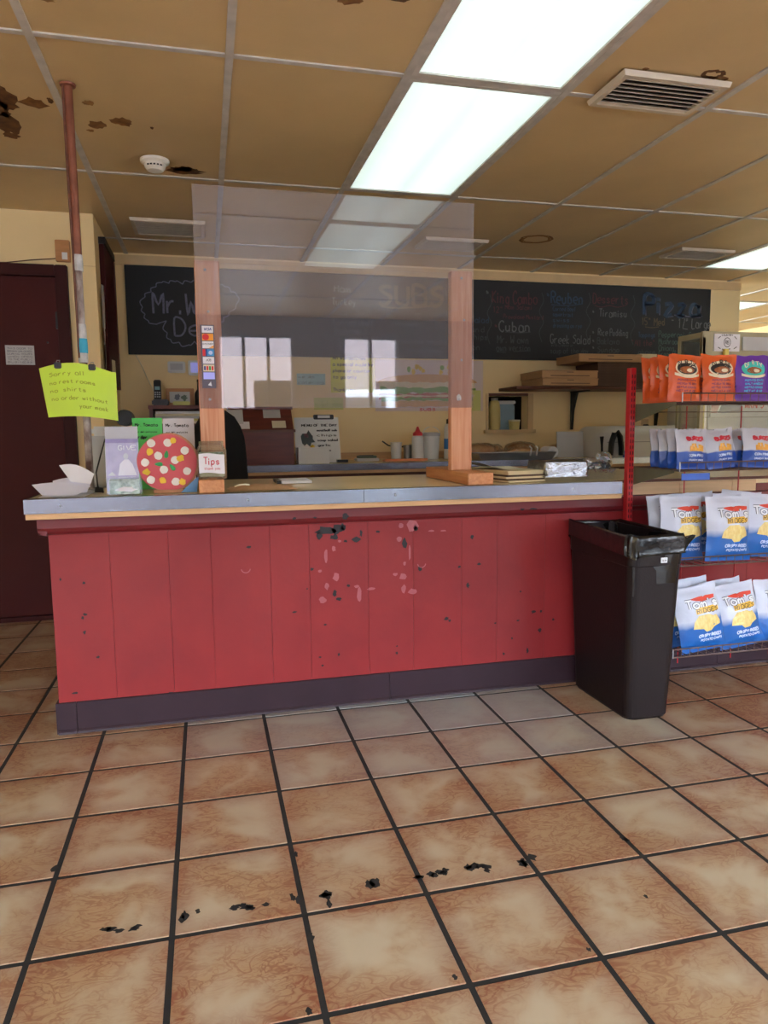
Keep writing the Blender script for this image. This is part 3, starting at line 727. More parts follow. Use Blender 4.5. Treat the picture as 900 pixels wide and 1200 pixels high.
# ================================================================== CHALKBOARD
CBY = 5.672
cb = thing('chalkboard', 'long black chalkboard menu across the back wall', 'chalkboard', (2.0, 5.68, 1.73))
MB().box(-.528, 4.44, CBY+.001, YW-.0005, 1.725, 2.366).build('board', 'chalkboard', cb)
RC = random.Random(21)
wallf = onwall(CBY)
def chalk(s, x0, x1, yb, yt, m='chalk_white', sw=.010, rnd=RC):
    a = at(x0, yb, CBY); c = at(x1, yb, CBY); h = at(x0, yt, CBY).z - a.z
    adv = lambda q: sum(4.2 if ch in " .,'ilI1!" else (8.2 if ch in 'MWmw' else 7.2) for ch in q)
    k = (c.x-a.x)/max(adv(s)-1.2, 1); pos = 0
    for wd_ in s.split(' '):
        if wd_: lettering('chalk_lettering', wd_, m, cb, a.x+pos*k, a.z, max(adv(wd_)-1.2, 1)*k, h, sw, wallf, rnd)
        pos += adv(wd_+' ')
def chalkline(pts, m='chalk_dim', sw=.007):
    q = [(at(x, y, CBY).x, at(x, y, CBY).z) for x, y in pts]
    MB().ribbon(smooth_line(q, 4), sw, wallf).build('chalk_line', m, cb)
# shop name in its cloud
chalk('Mr.W', 180, 232, 367, 342, 'chalk_lilac', .016); chalk('De', 205, 237, 393, 373, 'chalk_lilac', .014)
cl = [(167,360),(170,348),(177,342),(183,336),(190,331),(198,332),(206,330),(214,333),(224,331),(234,333),(244,332),(254,336),(263,336),(270,342),(277,346),(276,358),(268,366),(262,372),(256,378),(258,388),(250,396),(240,402),(228,400),(222,404),(210,401),(200,398),(196,390),(195,376),(184,380),(174,376),(170,368),(167,360)]
b = MB()
for (a0, a1) in zip(cl[:-1], cl[1:]):
    A = at(*a0, CBY); B = at(*a1, CBY); mx, mz = (A.x+B.x)/2, (A.z+B.z)/2; dx, dz = B.x-A.x, B.z-A.z
    ctr = (.045, 2.05); ox, oz = mx-ctr[0], mz-ctr[1]; L = math.hypot(ox, oz); k = .35*math.hypot(dx, dz)/L
    b.ribbon(smooth_line([(A.x, A.z), (mx+ox*k, mz+oz*k), (B.x, B.z)], 5), .008, wallf)
b.build('chalk_cloud', 'chalk_lilac', cb)
# sandwiches
chalk('SUBS', 444, 521, 357, 334, 'chalk_tan', .030); chalkline([(446,359),(470,361),(512,358)], 'chalk_tan', .014)
for i, (s, x0, x1, y) in enumerate([('Ham', 392,412,342),('Turkey',389,418,357),('Roast Beef',390,436,369),('Corned Beef',391,438,381),('Pastrami',393,424,392),('Salami',395,420,403),('Tuna',397,416,413)]): chalk(s, x0, x1, y, y-8, 'chalk_white' if i < 2 else 'chalk_dim', .009 if i < 2 else .006)
chalk('6"', 453, 462, 371, 363, 'chalk_dim', .008); chalk('or', 487, 494, 371, 365, 'chalk_dim', .008); chalk('with cheese', 458, 492, 382, 376, 'chalk_dim', .005); chalk('lettuce tomato', 470, 524, 402, 397, 'chalk_dim', .005); chalk('or onions', 478, 520, 414, 407, 'chalk_dim', .006); chalk('Hot', 519, 530, 346, 337, 'chalk_dim', .008)
for i, (s, x0, x1, y) in enumerate([('Salad',552,573,378),('and',552,568,389),('Chips',551,572,398),('on',553,563,410)]): chalk(s, x0, x1, y, y-7, 'chalk_blue' if i == 0 else 'chalk_dim', .007)
chalk('*', 569, 574, 345, 339, 'chalk_white', .010); chalk('King Combo', 577, 630, 355, 341, 'chalk_red', .011)
chalk('12"', 579, 590, 366, 359, 'chalk_red', .007); chalk('Ham Salami', 592, 624, 362, 357, 'chalk_red', .006); chalk('Provolone Mustard', 590, 637, 373, 368, 'chalk_red', .006)
chalk('Cuban', 585, 622, 388, 376, 'chalk_white', .011); chalkline([(592,389),(610,390),(622,389)], 'chalk_dim'); chalk('*', 579, 584, 384, 379, 'chalk_red', .010)
chalk('Mr. W own', 583, 620, 402, 393, 'chalk_dim', .008); chalk('own version', 582, 622, 411, 403, 'chalk_dim', .008); chalkline([(582,412),(593,413)]); chalkline([(602,412),(620,411)])
chalk('*', 640, 645, 348, 342, 'chalk_blue', .011); chalk('Reuben', 646, 684, 355, 342, 'chalk_blue', .013); chalkline([(646,357),(665,358),(683,356)], 'chalk_blue')
for i, (s, x1) in enumerate([('Corned Beef', 675), ('sauerkraut', 672), ('swiss', 668), ('dressing on rye', 682)]): chalk(s, 648, x1, 364+i*6.5, 359+i*6.5, 'chalk_blue', .006)
chalk('Greek Salad', 645, 692, 402, 392, 'chalk_white', .008); chalk('with cheese or', 646, 672, 406, 402, 'chalk_dim', .004); chalk('soup of the day', 645, 690, 414, 407, 'chalk_dim', .006)
chalk('Desserts', 695, 737, 355, 344, 'chalk_red', .010); chalkline([(697,358),(705,360),(714,358),(724,360),(735,357)], 'chalk_red')
for s, x0, x1, y, h in (('Tiramisu',702,735,371,9),('Rice Pudding',701,736,393,8),('Baklava',700,726,403,7),('Sundae',700,726,413,7)): chalk(s, x0, x1, y, y-h, 'chalk_white' if h > 7 else 'chalk_dim', .008)
for y in (365, 389, 399, 407): chalk('*', 694, 697, y+2, y-2, 'chalk_white', .009)
for x, y0 in ((574,345),(635,343),(690,343),(742,346)): chalkline([(x,y0),(x+2,y0+10),(x-3,y0+22),(x+2,y0+34),(x-3,y0+46),(x,y0+58)], 'chalk_dim', .006)
chalk('Pizza', 755, 821, 368, 346, 'chalk_blue', .034); chalk('Pizza', 757, 823, 369, 347, 'chalk_lilac', .010); chalkline([(790,369),(806,371),(821,372)], 'chalk_lilac', .012)
chalk('15" Med', 753, 779, 381, 372, 'chalk_tan', .009); chalk('-', 786, 791, 378, 372, 'chalk_white', .010); chalk('17" Large', 796, 833, 384, 373, 'chalk_white', .009); chalkline([(756,383),(764,384),(772,383)], 'chalk_tan'); chalkline([(800,385),(806,386)], 'chalk_white')
chalk('Toppings', 748, 768, 395, 389, 'chalk_blue', .007)
for s, y, x1 in (('Pepperoni, Sausage', 395, 831), ('Mushrooms, Green Pep', 403, 829), ('Onions, Ham, Olives', 411, 827), ('Green Olives, Bacon', 418, 820)): chalk(s, 772, x1, y, y-7, 'chalk_green', .007)
chalk('"All the"', 740, 768, 405, 398, 'chalk_red', .007); chalk('above', 748, 768, 415, 409, 'chalk_dim', .006)

# ================================================================== BACK WALL NOTES AND POSTERS
WY = YW - .002
def note(name, label, px0, py0, px1, py1, m, cat='note', lines=(), ink='ink', lw=.003, Y=WY, th=.0016, tilt=0):
    a = at(px0, py1, Y); c = at(px1, py0, Y)
    o = MB().box(a.x, c.x, Y-th, Y, a.z, c.z).build(name, m, origin=((a.x+c.x)/2, Y, (a.z+c.z)/2)); tag(o, label, cat)
    n = len(lines)
    for i, s in enumerate(lines):
        if not s: continue
        h = (c.z-a.z)/n; z = c.z - (i+.78)*h; wd = (c.x-a.x)*.9*min(1, len(s)/max(len(q) for q in lines))
        lettering('lettering', s, ink, o, a.x+(c.x-a.x)*.05, z, wd, h*.5, lw, onwall(Y-th-.0004), RC)
    return o
note('paper_note', 'big yellow handwritten note under the chalkboard, seen through the clear screen', 388, 416, 440, 460, 'note_yellow', lines=('All sandwiches', 'a special made by', 'phone or counter', 'to go only', '', 'Thank you'), ink='ink', lw=.006)
note('paper_note', 'small pale blue note on the back wall, left of the big yellow note', 348, 438, 381, 451, 'note_blue', lines=('we do', 'catering'), lw=.003)
note('paper_note', 'pale yellow strip of paper below the big yellow note', 368, 466, 402, 480, 'note_pale', lines=('no checks please',), ink='ink_green', lw=.003)
# sandwich poster
a = at(440, 482, WY); c = at(566, 423, WY)
po = MB().box(a.x, c.x, WY-.003, WY, a.z, c.z).build('poster', 'sandwich_bg', origin=((a.x+c.x)/2, WY, a.z)); tag(po, 'poster of a long submarine sandwich behind the right wooden post', 'poster')
PYF = lambda k: onwall(WY-.003-.0004*k)
def band(m, z0, z1, x0, x1, seed, k, amp=.02):
    r = random.Random(seed); N = 24
    up = [(x0+(x1-x0)*i/N, z1 + r.uniform(-amp, amp)) for i in range(N+1)]; dn = [(x0+(x1-x0)*i/N, z0 + r.uniform(-amp, amp)) for i in range(N+1)]
    b = MB()
    b.add([PYF(k)(*p) for p in up] + [PYF(k)(*p) for p in dn], [(i, i+1, N+2+i, N+1+i) for i in range(N)]); b.build('printed_filling', m, po)
W = c.x-a.x
MB().fan([(a.x+.02+.46*W*(1+math.cos(t)), 1.53+.07*math.sin(t)) for t in [PI*i/20 for i in range(21)]], PYF(1)).build('printed_bun', 'sandwich_bun', po)
band('sandwich_cream', 1.475, 1.535, a.x+.03, a.x+.92*W, 1, 2, .008); band('sandwich_green', 1.445, 1.490, a.x+.04, a.x+.93*W, 2, 3, .012); band('sandwich_red', 1.400, 1.445, a.x+.03, a.x+.92*W, 3, 2, .010); band('sandwich_cream', 1.415, 1.43, a.x+.03, a.x+.92*W, 4, 4, .006); band('sandwich_green', 1.385, 1.41, a.x+.05, a.x+.9*W, 5, 4, .008); band('sandwich_bun', 1.335, 1.385, a.x+.05, a.x+.9*W, 6, 3, .006)
r = random.Random(5)
for i in range(14): MB().fan(blob(a.x+W*(.3+.5*r.random()), 1.60+.07*r.random(), .016, .020, r, 9, .4), PYF(1)).build('printed_sprig', ['top_yellow', 'sandwich_green'][i % 4 == 0], po)
MB().fan(rect(c.x-.13, c.x-.02, 1.30, 1.47), PYF(4)).build('printed_panel', 'note_pale', po)
lettering('poster_lettering', 'SUBS', 'print_crimson', po, a.x+.40*W, 1.302, .14, .02, .005, PYF(5))
# thermostats
def tstat(px0, py0, px1, py1, label, face):
    a = at(px0, py1, YW); c = at(px1, py0, YW)
    t = thing('thermostat', label, 'thermostat', ((a.x+c.x)/2, YW, a.z))
    MB().box(a.x, c.x, YW-.030, YW-.0005, a.z, c.z).build('case', 'white_plastic', t, bevel=.006)
    MB().box(a.x+.018, c.x-.018, YW-.032, YW-.030, a.z+.02, c.z-.016).build('display', face, t)
tstat(197, 424, 217, 437, 'flat white wall thermostat under the chalkboard', 'grey_paper')
tstat(221, 423, 242, 440, 'wall thermostat with a lilac lit display beside the left post', 'screen_lilac')
b = MB(); pts = [at(159, 416, YW-.006), at(166, 428, YW-.006), at(173, 444, YW-.006), at(180, 458, YW-.006)]
tag(b.tube(pts, .004, 6).build('cable', 'cream_paper'), 'thin pale cable slanting down the wall under the chalkboard', 'cable')
# pass-through window
pw = thing('serving_hatch', 'small square hatch in the back wall with jars inside', 'hatch', ((NX0+NX1)/2, YW, NZ0))
b = MB(); b.box(NX0-.004, NX0, YW+.12, YW+.42, NZ0-.02, NZ1+.02); b.box(NX1, NX1+.004, YW+.12, YW+.42, NZ0-.02, NZ1+.02); b.box(NX0, NX1, YW+.12, YW+.42, NZ0-.02, NZ0); b.box(NX0, NX1, YW+.12, YW+.42, NZ1, NZ1+.02); b.box(NX0, NX1, YW+.42, YW+.43, NZ0, NZ1)
b.build('recess', 'niche_dark', pw)
for (x0, x1, z0, z1, m) in ((NX0-.02, NX0, NZ0, NZ1+.02, 'trim_tan'), (NX1, NX1+.05, NZ0, NZ1+.02, 'trim_tan'), (NX0, NX1, NZ1, NZ1+.022, 'brown_wood'), (NX0-.04, NX1+.06, NZ0-.028, NZ0, 'trim_tan')):
    MB().box(x0, x1, YW-(.045 if z1 == NZ0 else .012), YW-.0005, z0, z1).build('hatch_trim', m, pw)
t = thing('jug', 'tall yellow jug standing in the wall hatch', 'jug', (2.425, 5.80, NZ0)); MB().lathe([(0,0),(.045,0),(.052,.03),(.050,.18),(.040,.24),(.030,.25),(0,.25)], (2.425, 5.80, NZ0+.001), 18).build('body', 'jar_yellow', t, smooth=True); MB().lathe([(0,0),(.03,0),(.03,.02),(0,.02)], (2.425, 5.80, NZ0+.251), 14).build('lid', 'white_plastic', t)
t = thing('plastic_container', 'pale blue clear container in the wall hatch', 'container', (2.555, 5.88, NZ0)); MB().box(2.48, 2.63, 5.83, 5.93, NZ0+.001, NZ0+.22).build('body', 'niche_blue', t, bevel=.01); MB().box(2.475, 2.635, 5.825, 5.935, NZ0+.221, NZ0+.25).build('lid', 'white_plastic', t, bevel=.006)
t = thing('food_tub', 'short round tub at the front of the wall hatch', 'tub', (2.595, 5.765, NZ0)); MB().lathe([(0,0),(.042,0),(.048,.07),(0,.07)], (2.595, 5.765, NZ0+.001), 18).build('body', 'jar_yellow', t); MB().lathe([(.050,0),(.050,.012),(0,.014)], (2.595, 5.765, NZ0+.072), 18).build('lid', 'cream_paper', t)

# ================================================================== SHELF WITH PIZZA BOXES
sh = thing('shelf_unit', 'wooden wall shelf carrying pizza boxes', 'shelf', (3.2, YW, 1.46))
MB().box(2.42, 4.20, 5.34, YW-.0005, 1.462, 1.486).build('board', 'brown_wood', sh, bevel=.002, seg=1)
for x in (3.10, 3.93):
    b = MB().box(x-.016, x+.016, 5.42, YW-.001, 1.450, 1.4615)
    b.plate([(x-.012, YW-.002, 1.450), (x-.012, YW-.002, 1.135), (x-.012, YW-.014, 1.135), (x-.012, YW-.035, 1.30), (x-.012, YW-.075, 1.40), (x-.012, YW-.10, 1.450)], (.024, 0, 0))
    b.build('bracket', 'black_plastic', sh)
def pizza_box(x0, x1, y0, y1, z, h, label, rz=0):
    cx, cy = (x0+x1)/2, (y0+y1)/2
    t = thing('pizza_box', label, 'pizza box', (cx, cy, z), 'pizza boxes on the wall shelf')
    w2, d2 = (x1-x0)/2, (y1-y0)/2
    MB().box(cx-w2, cx+w2, cy-d2, cy+d2, z+.0005, z+h*.80).build('tray', 'cardboard', t, bevel=.002, seg=1)
    MB().box(cx-w2-.003, cx+w2+.003, cy-d2-.003, cy+d2, z+h*.80, z+h).build('lid', 'cardboard', t, bevel=.002, seg=1)
    MB().fan(rect(cx-.03, cx+.03, z+h*.72, z+h*.80), onwall(cy-d2-.0006)).build('tuck_slot', 'print_black', t)
    MB().box(cx-w2*.7, cx+w2*.7, cy-d2-.0012, cy-d2, z+h*.25, z+h*.36).build('crease', 'cardboard_dark', t)
    t.rotation_euler.z = rz
    return t
pizza_box(2.61, 3.10, 5.27, 5.66, 1.487, .058, 'lower of the two kraft pizza boxes at the left end of the shelf')
pizza_box(2.60, 3.09, 5.26, 5.66, 1.546, .060, 'upper of the two kraft pizza boxes at the left end of the shelf')
for k in range(9):
    o = MB().box(3.115 + R0.uniform(-.004,.004), 3.56 + R0.uniform(-.006,.006), 5.30+R0.uniform(-.005,.005), 5.66, 1.4872+k*.0212, 1.4872+k*.0212+.0205).build('flat_box', 'cardboard_dark', origin=(3.34, 5.48, 1.4872+k*.0212))
    tag(o, 'dark folded box number %d from the bottom in the stack on the shelf' % (k+1) if False else '%s dark folded box in the flat stack on the shelf' % ['lowest','second lowest','third lowest','fourth lowest','middle','fourth highest','third highest','second highest','highest'][k], 'folded box', 'folded boxes on the wall shelf')
pizza_box(2.93, 3.50, 5.28, 5.66, 1.679, .062, 'single kraft pizza box lying on top of the dark folded boxes')
o = MB().box(3.50, 3.66, 5.31, 5.6, 1.679, 1.75).build('cardboard_box', 'cardboard_pale', origin=(3.58, 5.45, 1.679)); tag(o, 'pale carton end beside the top pizza box', 'carton')
MB().box(3.50, 3.66, 5.309, 5.3099, 1.712, 1.718).build('seam', 'cardboard', o)

# ================================================================== BACK COUNTER
ZB = .915; YBF = 4.95
bc = thing('back_counter', 'long back counter with steel front edge under the chalkboard', 'counter', (1.9, 5.3, 0))
MB().box(.10, 3.95, YBF+.05, YW-.001, 0, .862).build('carcass', 'brown_wood', bc)
MB().box(.08, 3.95, YBF+.006, YW-.001, .8625, ZB-.0012).build('slab', 'laminate', bc)
b = MB().box(.078, 3.95, YBF, YBF+.006, .868, ZB); b.box(.078, 3.95, YBF+.006, YBF+.05, ZB-.0012, ZB); b.build('steel_edge', 'steel', bc, bevel=.001, seg=1)
MB().box(.08, 3.95, YBF+.004, YBF+.02, .846, .8675).build('wood_strip', 'edge_wood', bc)
MB().box(.08, 3.95, YW-.016, YW-.001, ZB, ZB+.055).build('backsplash', 'edge_wood', bc)
Z = ZB + .0008
# cash desk box
rg = thing('cash_register', 'dark red-brown wooden cash register box with papers taped on', 'cash register', (.40, 5.2, Z))
prof = [(5.02, Z), (5.02, Z+.235), (5.16, Z+.385), (5.42, Z+.385), (5.42, Z)]
MB().sweep([[(.17, y, z) for y, z in prof], [(.60, y, z) for y, z in prof]]).build('body', 'red_wood', rg)
MB().box(.16, .61, 5.005, 5.03, Z+.225, Z+.243).build('ledge', 'brown_wood', rg)
MB().box(.16, .61, 5.15, 5.43, Z+.385, Z+.405).build('lid', 'red_wood', rg)
MB().box(.19, .58, 5.017, 5.02, Z+.012, Z+.20).build('drawer', 'red_wood', rg, bevel=.002)
def slope(u, z): k = (z-(Z+.235))/.15; return (u, 5.0195+.14*k-.002, z)
for (x0, x1, z0, z1, m) in ((.15, .26, .285, .395, 'grey_paper'), (.19, .30, .25, .30, 'white_paper'), (.40, .52, .325, .392, 'grey_paper'), (.455, .55, .255, .305, 'cream_paper')):
    MB().grid(lambda u, v: slope(x0+(x1-x0)*u, Z+z0+(z1-z0)*v), 2, 2).build('taped_paper', m, rg)
# menu clipboard and white box
t = thing('clipboard_stand', 'white clipboard stand with menu text and black clip', 'clipboard', (.80, 5.25, Z))
def cbp(x, v, off=0): return (x, 5.20+.10*v-off, Z+.33*v)
b = MB(); b.sweep([[cbp(.635,0,.006), cbp(.965,0,.006), cbp(.965,0), cbp(.635,0)], [cbp(.635,1,.006), cbp(.965,1,.006), cbp(.965,1), cbp(.635,1)]]); b.build('board', 'white_plastic', t)
MB().box(.78, .93, 5.28, 5.315, Z+.315, Z+.350).build('clip', 'black_plastic', t, bevel=.004); MB().box(.81, .90, 5.276, 5.281, Z+.325, Z+.345).build('clip_plate', 'white_plastic', t)
sl = lambda x, v: cbp(x, v, .0075)
for i, s in enumerate(('MENU OF THE DAY', 'meatball sub', 'chips', 'soup salad', 'garlic', 'rolls')):
    v = .80-.11*i; x0 = .69 if i == 0 else .80; lettering('lettering', s, 'ink_dark', t, x0, v, .95-x0 if i < 4 else .10, .05, .007, sl)
MB().fan(blob(.73, .52, .045, .16, random.Random(3), 14, .4), sl).build('printed_picture', 'print_black', t); MB().fan(blob(.72, .60, .02, .06, random.Random(8), 10, .4), sl).build('printed_picture', 'print_plum', t)
MB().box(.93, 1.01, 5.16, 5.20, Z, Z+.02).build('easel_foot', 'black_plastic', t)
t = thing('tissue_box', 'plain white carton in front of the clipboard stand', 'carton', (.74, 5.08, Z)); MB().box(.63, .85, 5.03, 5.13, Z, Z+.115).build('body', 'white_plastic', t, bevel=.003); MB().lathe([(0,0),(.016,0),(.014,.014),(0,.02)], (.735, 5.06, Z+.115), 10).build('yellow_knob', 'top_yellow', t)
t = thing('calculator', 'small grey-green calculator lying on the back counter', 'calculator', (1.19, 5.30, Z)); MB().box(1.10, 1.27, 5.26, 5.38, Z, Z+.022).build('body', 'grey_paper', t, bevel=.004); MB().box(1.115, 1.255, 5.275, 5.365, Z+.022, Z+.040).build('keypad', 'calc_green', t, bevel=.003); MB().box(1.13, 1.24, 5.33, 5.36, Z+.040, Z+.044).build('display', 'print_black', t)
t = thing('pen_tray', 'low orange tray on the back counter by the red-capped bottle', 'tray', (1.45, 5.2, Z)); MB().box(1.29, 1.62, 5.16, 5.24, Z, Z+.008).build('base', 'orange_plastic', t); MB().box(1.29, 1.62, 5.16, 5.165, Z+.008, Z+.018).build('rim', 'orange_plastic', t)
def cup(x, y, r, h, m, label, name='cup', cat='cup'):
    t = thing(name, label, cat, (x, y, Z)); MB().lathe([(0,.0),(r*.85,0),(r,h),(r*.92,h),(r*.78,.006),(0,.006)], (x, y, Z), 20).build('body', m, t, smooth=False); MB().lathe([(r*.98,h-.006),(r*1.06,h-.003),(r*1.06,h+.002),(r*.92,h+.002)], (x, y, Z), 20).build('rim', m, t); return t
cup(1.445, 5.42, .045, .135, 'white_plastic', 'white plastic cup on the back counter, left of the red-capped bottle')
cup(1.545, 5.44, .036, .110, 'steel_dull', 'small metal cup between the white cup and the red-capped bottle'); cup(1.475+.135, 5.50, .034, .115, 'steel_dull', 'small metal cup partly behind the red-capped bottle')
t = thing('squeeze_bottle', 'white squeeze bottle with a red cap on the back counter', 'bottle', (1.60, 5.35, Z)); MB().lathe([(0,0),(.046,0),(.048,.01),(.046,.17),(.036,.185),(0,.185)], (1.60, 5.35, Z), 20).build('body', 'white_plastic', t, smooth=True); MB().lathe([(.038,0),(.038,.02),(.020,.035),(.012,.055),(.006,.07),(0,.07)], (1.60, 5.35, Z+.186), 16).build('cap', 'cap_red', t)
t = thing('lidded_tub', 'white lidded plastic tub right of the red-capped bottle', 'tub', (1.72, 5.40, Z)); MB().lathe([(0,0),(.062,0),(.072,.18),(0,.18)], (1.72, 5.40, Z), 22).build('body', 'white_plastic', t); MB().lathe([(.076,0),(.076,.022),(.05,.03),(0,.03)], (1.72, 5.40, Z+.181), 22).build('lid', 'grey_paper', t)
MB().tube([(1.72+.074*math.cos(q), 5.40-.02, Z+.185+.07*math.sin(q)) for q in [PI*i/10 for i in range(11)]], .003, 6).build('bail_handle', 'white_plastic', t)
t = thing('spray_bottle', 'tall white bottle with black cap and blue label by the right post', 'bottle', (1.852, 5.33, Z)); MB().lathe([(0,0),(.040,0),(.042,.01),(.042,.24),(.03,.275),(0,.275)], (1.852, 5.33, Z), 18).build('body', 'white_plastic', t, smooth=True); MB().lathe([(.024,0),(.024,.035),(0,.045)], (1.852, 5.33, Z+.275), 14).build('cap', 'black_plastic', t); MB().lathe([(.0426,.08),(.0426,.16)], (1.852, 5.33, Z), 18).build('label_band', 'plastic_blue', t)
o = MB().box(1.845, 1.869, 5.22, 5.224, 1.05, 1.54); o.box(1.843, 1.871, 5.218, 5.2235, 1.50, 1.505); o = o.build('ruler', 'ruler_yellow', origin=(1.857, 5.22, 1.05)); tag(o, 'long yellow strip standing up beside the right wooden post', 'ruler')
# it stands in a slim holder
tag(MB().box(1.842, 1.872, 5.21, 5.235, Z, 1.05).build('ruler_holder', 'white_plastic', origin=(1.857, 5.22, Z)), 'slim white holder under the yellow strip by the right post', 'holder')
pts = [at(448, 517, 5.5), at(455, 522, 5.5), at(465, 524, 5.5), at(478, 523, 5.5), at(492, 520, 5.52), at(503, 518, 5.55)]
tag(MB().tube(pts, .006, 6).build('cable', 'black_plastic'), 'black cable looping over the cups on the back counter', 'cable')

# loaves in bags
def loaf(x, y, L, r, label, rz=0):
    t = thing('bread_loaf', label, 'bread', (x, y, Z), 'bagged bread on the back counter')
    rn = random.Random(int(x*1000)); rings = []; bag = []
    for i in range(13):
        u = i/12; k = max(.12, math.sin(PI*min(1, max(0, .06+.88*u)))**.35); px = x - L/2 + L*u
        rings.append([(px, y + r*k*math.cos(q)*1.0, Z + .012 + r*.78 + r*.78*k*math.sin(q)) for q in [2*PI*j/12 for j in range(12)]])
        bag.append([(px*1.0 + (u-.5)*.03, y + (r*k+.007+rn.uniform(0,.008))*math.cos(q), max(Z, Z + .012 + r*.78 + (r*.78*k+.008+rn.uniform(0,.010))*math.sin(q))) for q in [2*PI*j/12 for j in range(12)]])
    MB().sweep(rings).build('loaf', 'bread', t, smooth=True)
    MB().sweep(bag).build('bag', 'clear_plastic', t)
    MB().tube([(x+L/2+.005, y, Z+.05), (x+L/2+.035, y-.005, Z+.055), (x+L/2+.06, y-.02, Z+.075)], [.012, .006, .022], 8).build('twisted_end', 'clear_plastic', t)
    return t
for i, (x, y, L, r, lab) in enumerate([(2.10, 5.36, .26, .062, 'bagged brown loaf just right of the right wooden post'), (2.26, 5.58, .24, .058, 'bagged loaf against the wall under the hatch left corner'), (2.42, 5.24, .18, .046, 'small bagged roll in front of the hatch'), (2.57, 5.58, .22, .064, 'tall bagged loaf under the right side of the hatch'),
                                       (2.98, 5.61, .20, .052, 'bagged loaf right of the pale board'), (2.82, 5.44, .20, .046, 'pale bagged loaf behind the pale upright board')]): loaf(x, y, L, r, lab)
t = thing('paper_roll', 'white paper roll with a dark core, end on, left of the pale board', 'paper roll', (2.64, 5.2, Z)); b = MB(); b.lathe([(.018,-.07),(.045,-.07),(.045,.07),(.018,.07),(.018,-.07)], (2.64, 5.20, Z+.046), 24, 'y'); b.build('paper', 'white_paper', t); MB().lathe([(0,-.066),(.0179,-.066),(.0179,.06),(0,.06)], (2.64, 5.20, Z+.046), 16, 'y').build('core', 'niche_dark', t)
t = thing('cutting_board', 'pale grey board standing upright on the back counter', 'board', (2.83, 5.22, Z)); MB().plate([(2.715, 5.20, Z), (2.945, 5.20, Z), (2.955, 5.235, Z+.205), (2.725, 5.235, Z+.205)], (0, .012, 0)).build('panel', 'grey_paper', t); MB().box(2.75, 2.92, 5.205, 5.26, Z, Z+.012).build('stand', 'white_plastic', t)
t = thing('pan', 'dark steel tray on the back counter behind the stacked cardboard', 'tray', (2.25, 5.06, Z)); b = MB(); b.sweep([[(1.98,4.97,Z),(2.55,4.97,Z),(2.55,5.15,Z),(1.98,5.15,Z)], [(1.95,4.955,Z+.055),(2.58,4.955,Z+.055),(2.58,5.17,Z+.055),(1.95,5.17,Z+.055)], [(1.97,4.97,Z+.055),(2.56,4.97,Z+.055),(2.56,5.155,Z+.055),(1.97,5.155,Z+.055)], [(1.99,4.98,Z+.006),(2.54,4.98,Z+.006),(2.54,5.14,Z+.006),(1.99,5.14,Z+.006)]]); b.build('body', 'steel_dull', t)
for k in (0, 1): MB().tube([(2.36+k*.05, 4.95, Z+.03), (2.36+k*.05, 4.93, Z+.085), (2.36+k*.05, 4.96, Z+.10)], .006, 6).build('hook_handle', 'white_plastic', t)
# white rounded appliance with black handle
t = thing('food_appliance', 'large white rounded appliance with a black handle behind the rack post', 'appliance', (3.4, 5.15, Z))
rr = []
for x in (3.0, 3.8):
    ring = []
    for (cx_, cz_, a0) in ((5.38, .245-.07, 0), (5.07, .245-.09, PI/2)):
        R_ = .07 if a0 == 0 else .09
        ring += [(cy_, zz) for cy_, zz in [(cx_+R_*math.cos(a0+PI/2*i/6), Z+cz_+R_*math.sin(a0+PI/2*i/6)) for i in range(7)]]
    ring += [(4.98, Z), (5.45, Z)]
    rr.append(ring)
N_ = 9; rings = []
for i in range(N_):
    u = i/(N_-1); x = 2.99 + .09*(1-math.cos(u*PI/2)) if u < 1 else 3.08; k = math.sin(u*PI/2)
    ins = .09*(1-k)
    rings.append([(x, y + (ins*.6 if y < 5.2 else -ins*.6), max(Z, Z+(z-Z)*(1-ins/.245))) for y, z in rr[0]])
rings.append([(3.80, y, z) for y, z in rr[1]])
MB().sweep(rings).build('housing', 'white_plastic', t, smooth=False)
MB().box(3.02, 3.80, 4.977, 4.981, Z+.118, Z+.121).build('seam', 'print_grey', t)
pts = [(3.035, 4.955, Z+.02), (3.04, 4.95, Z+.12), (3.06, 4.945, Z+.185), (3.085, 4.945, Z+.195), (3.11, 4.945, Z+.16), (3.125, 4.95, Z+.08), (3.13, 4.955, Z+.02)]
MB().tube(pts, .022, 10).build('handle', 'black_plastic', t)
tag(MB().tube([(2.985, 4.99, Z), (2.98, 4.99, Z+.10), (2.975, 4.985, Z+.165)], [.010, .009, .016], 8).build('brush', 'black_plastic', origin=(2.985, 4.99, Z)), 'thin black utensil standing left of the white appliance', 'utensil')
o = thing('wrap_box', 'long white wrap carton with blue ends seen through the rack', 'carton', (3.45, 4.93, Z)); MB().box(3.18, 3.70, 4.957, 4.972, Z, Z+.05).build('carton', 'white_plastic', o); MB().box(3.155, 3.18, 4.955, 4.974, Z, Z+.052).build('end_cap', 'bag_deepblue', o); MB().box(3.70, 3.725, 4.955, 4.974, Z, Z+.052).build('end_cap', 'bag_deepblue', o)
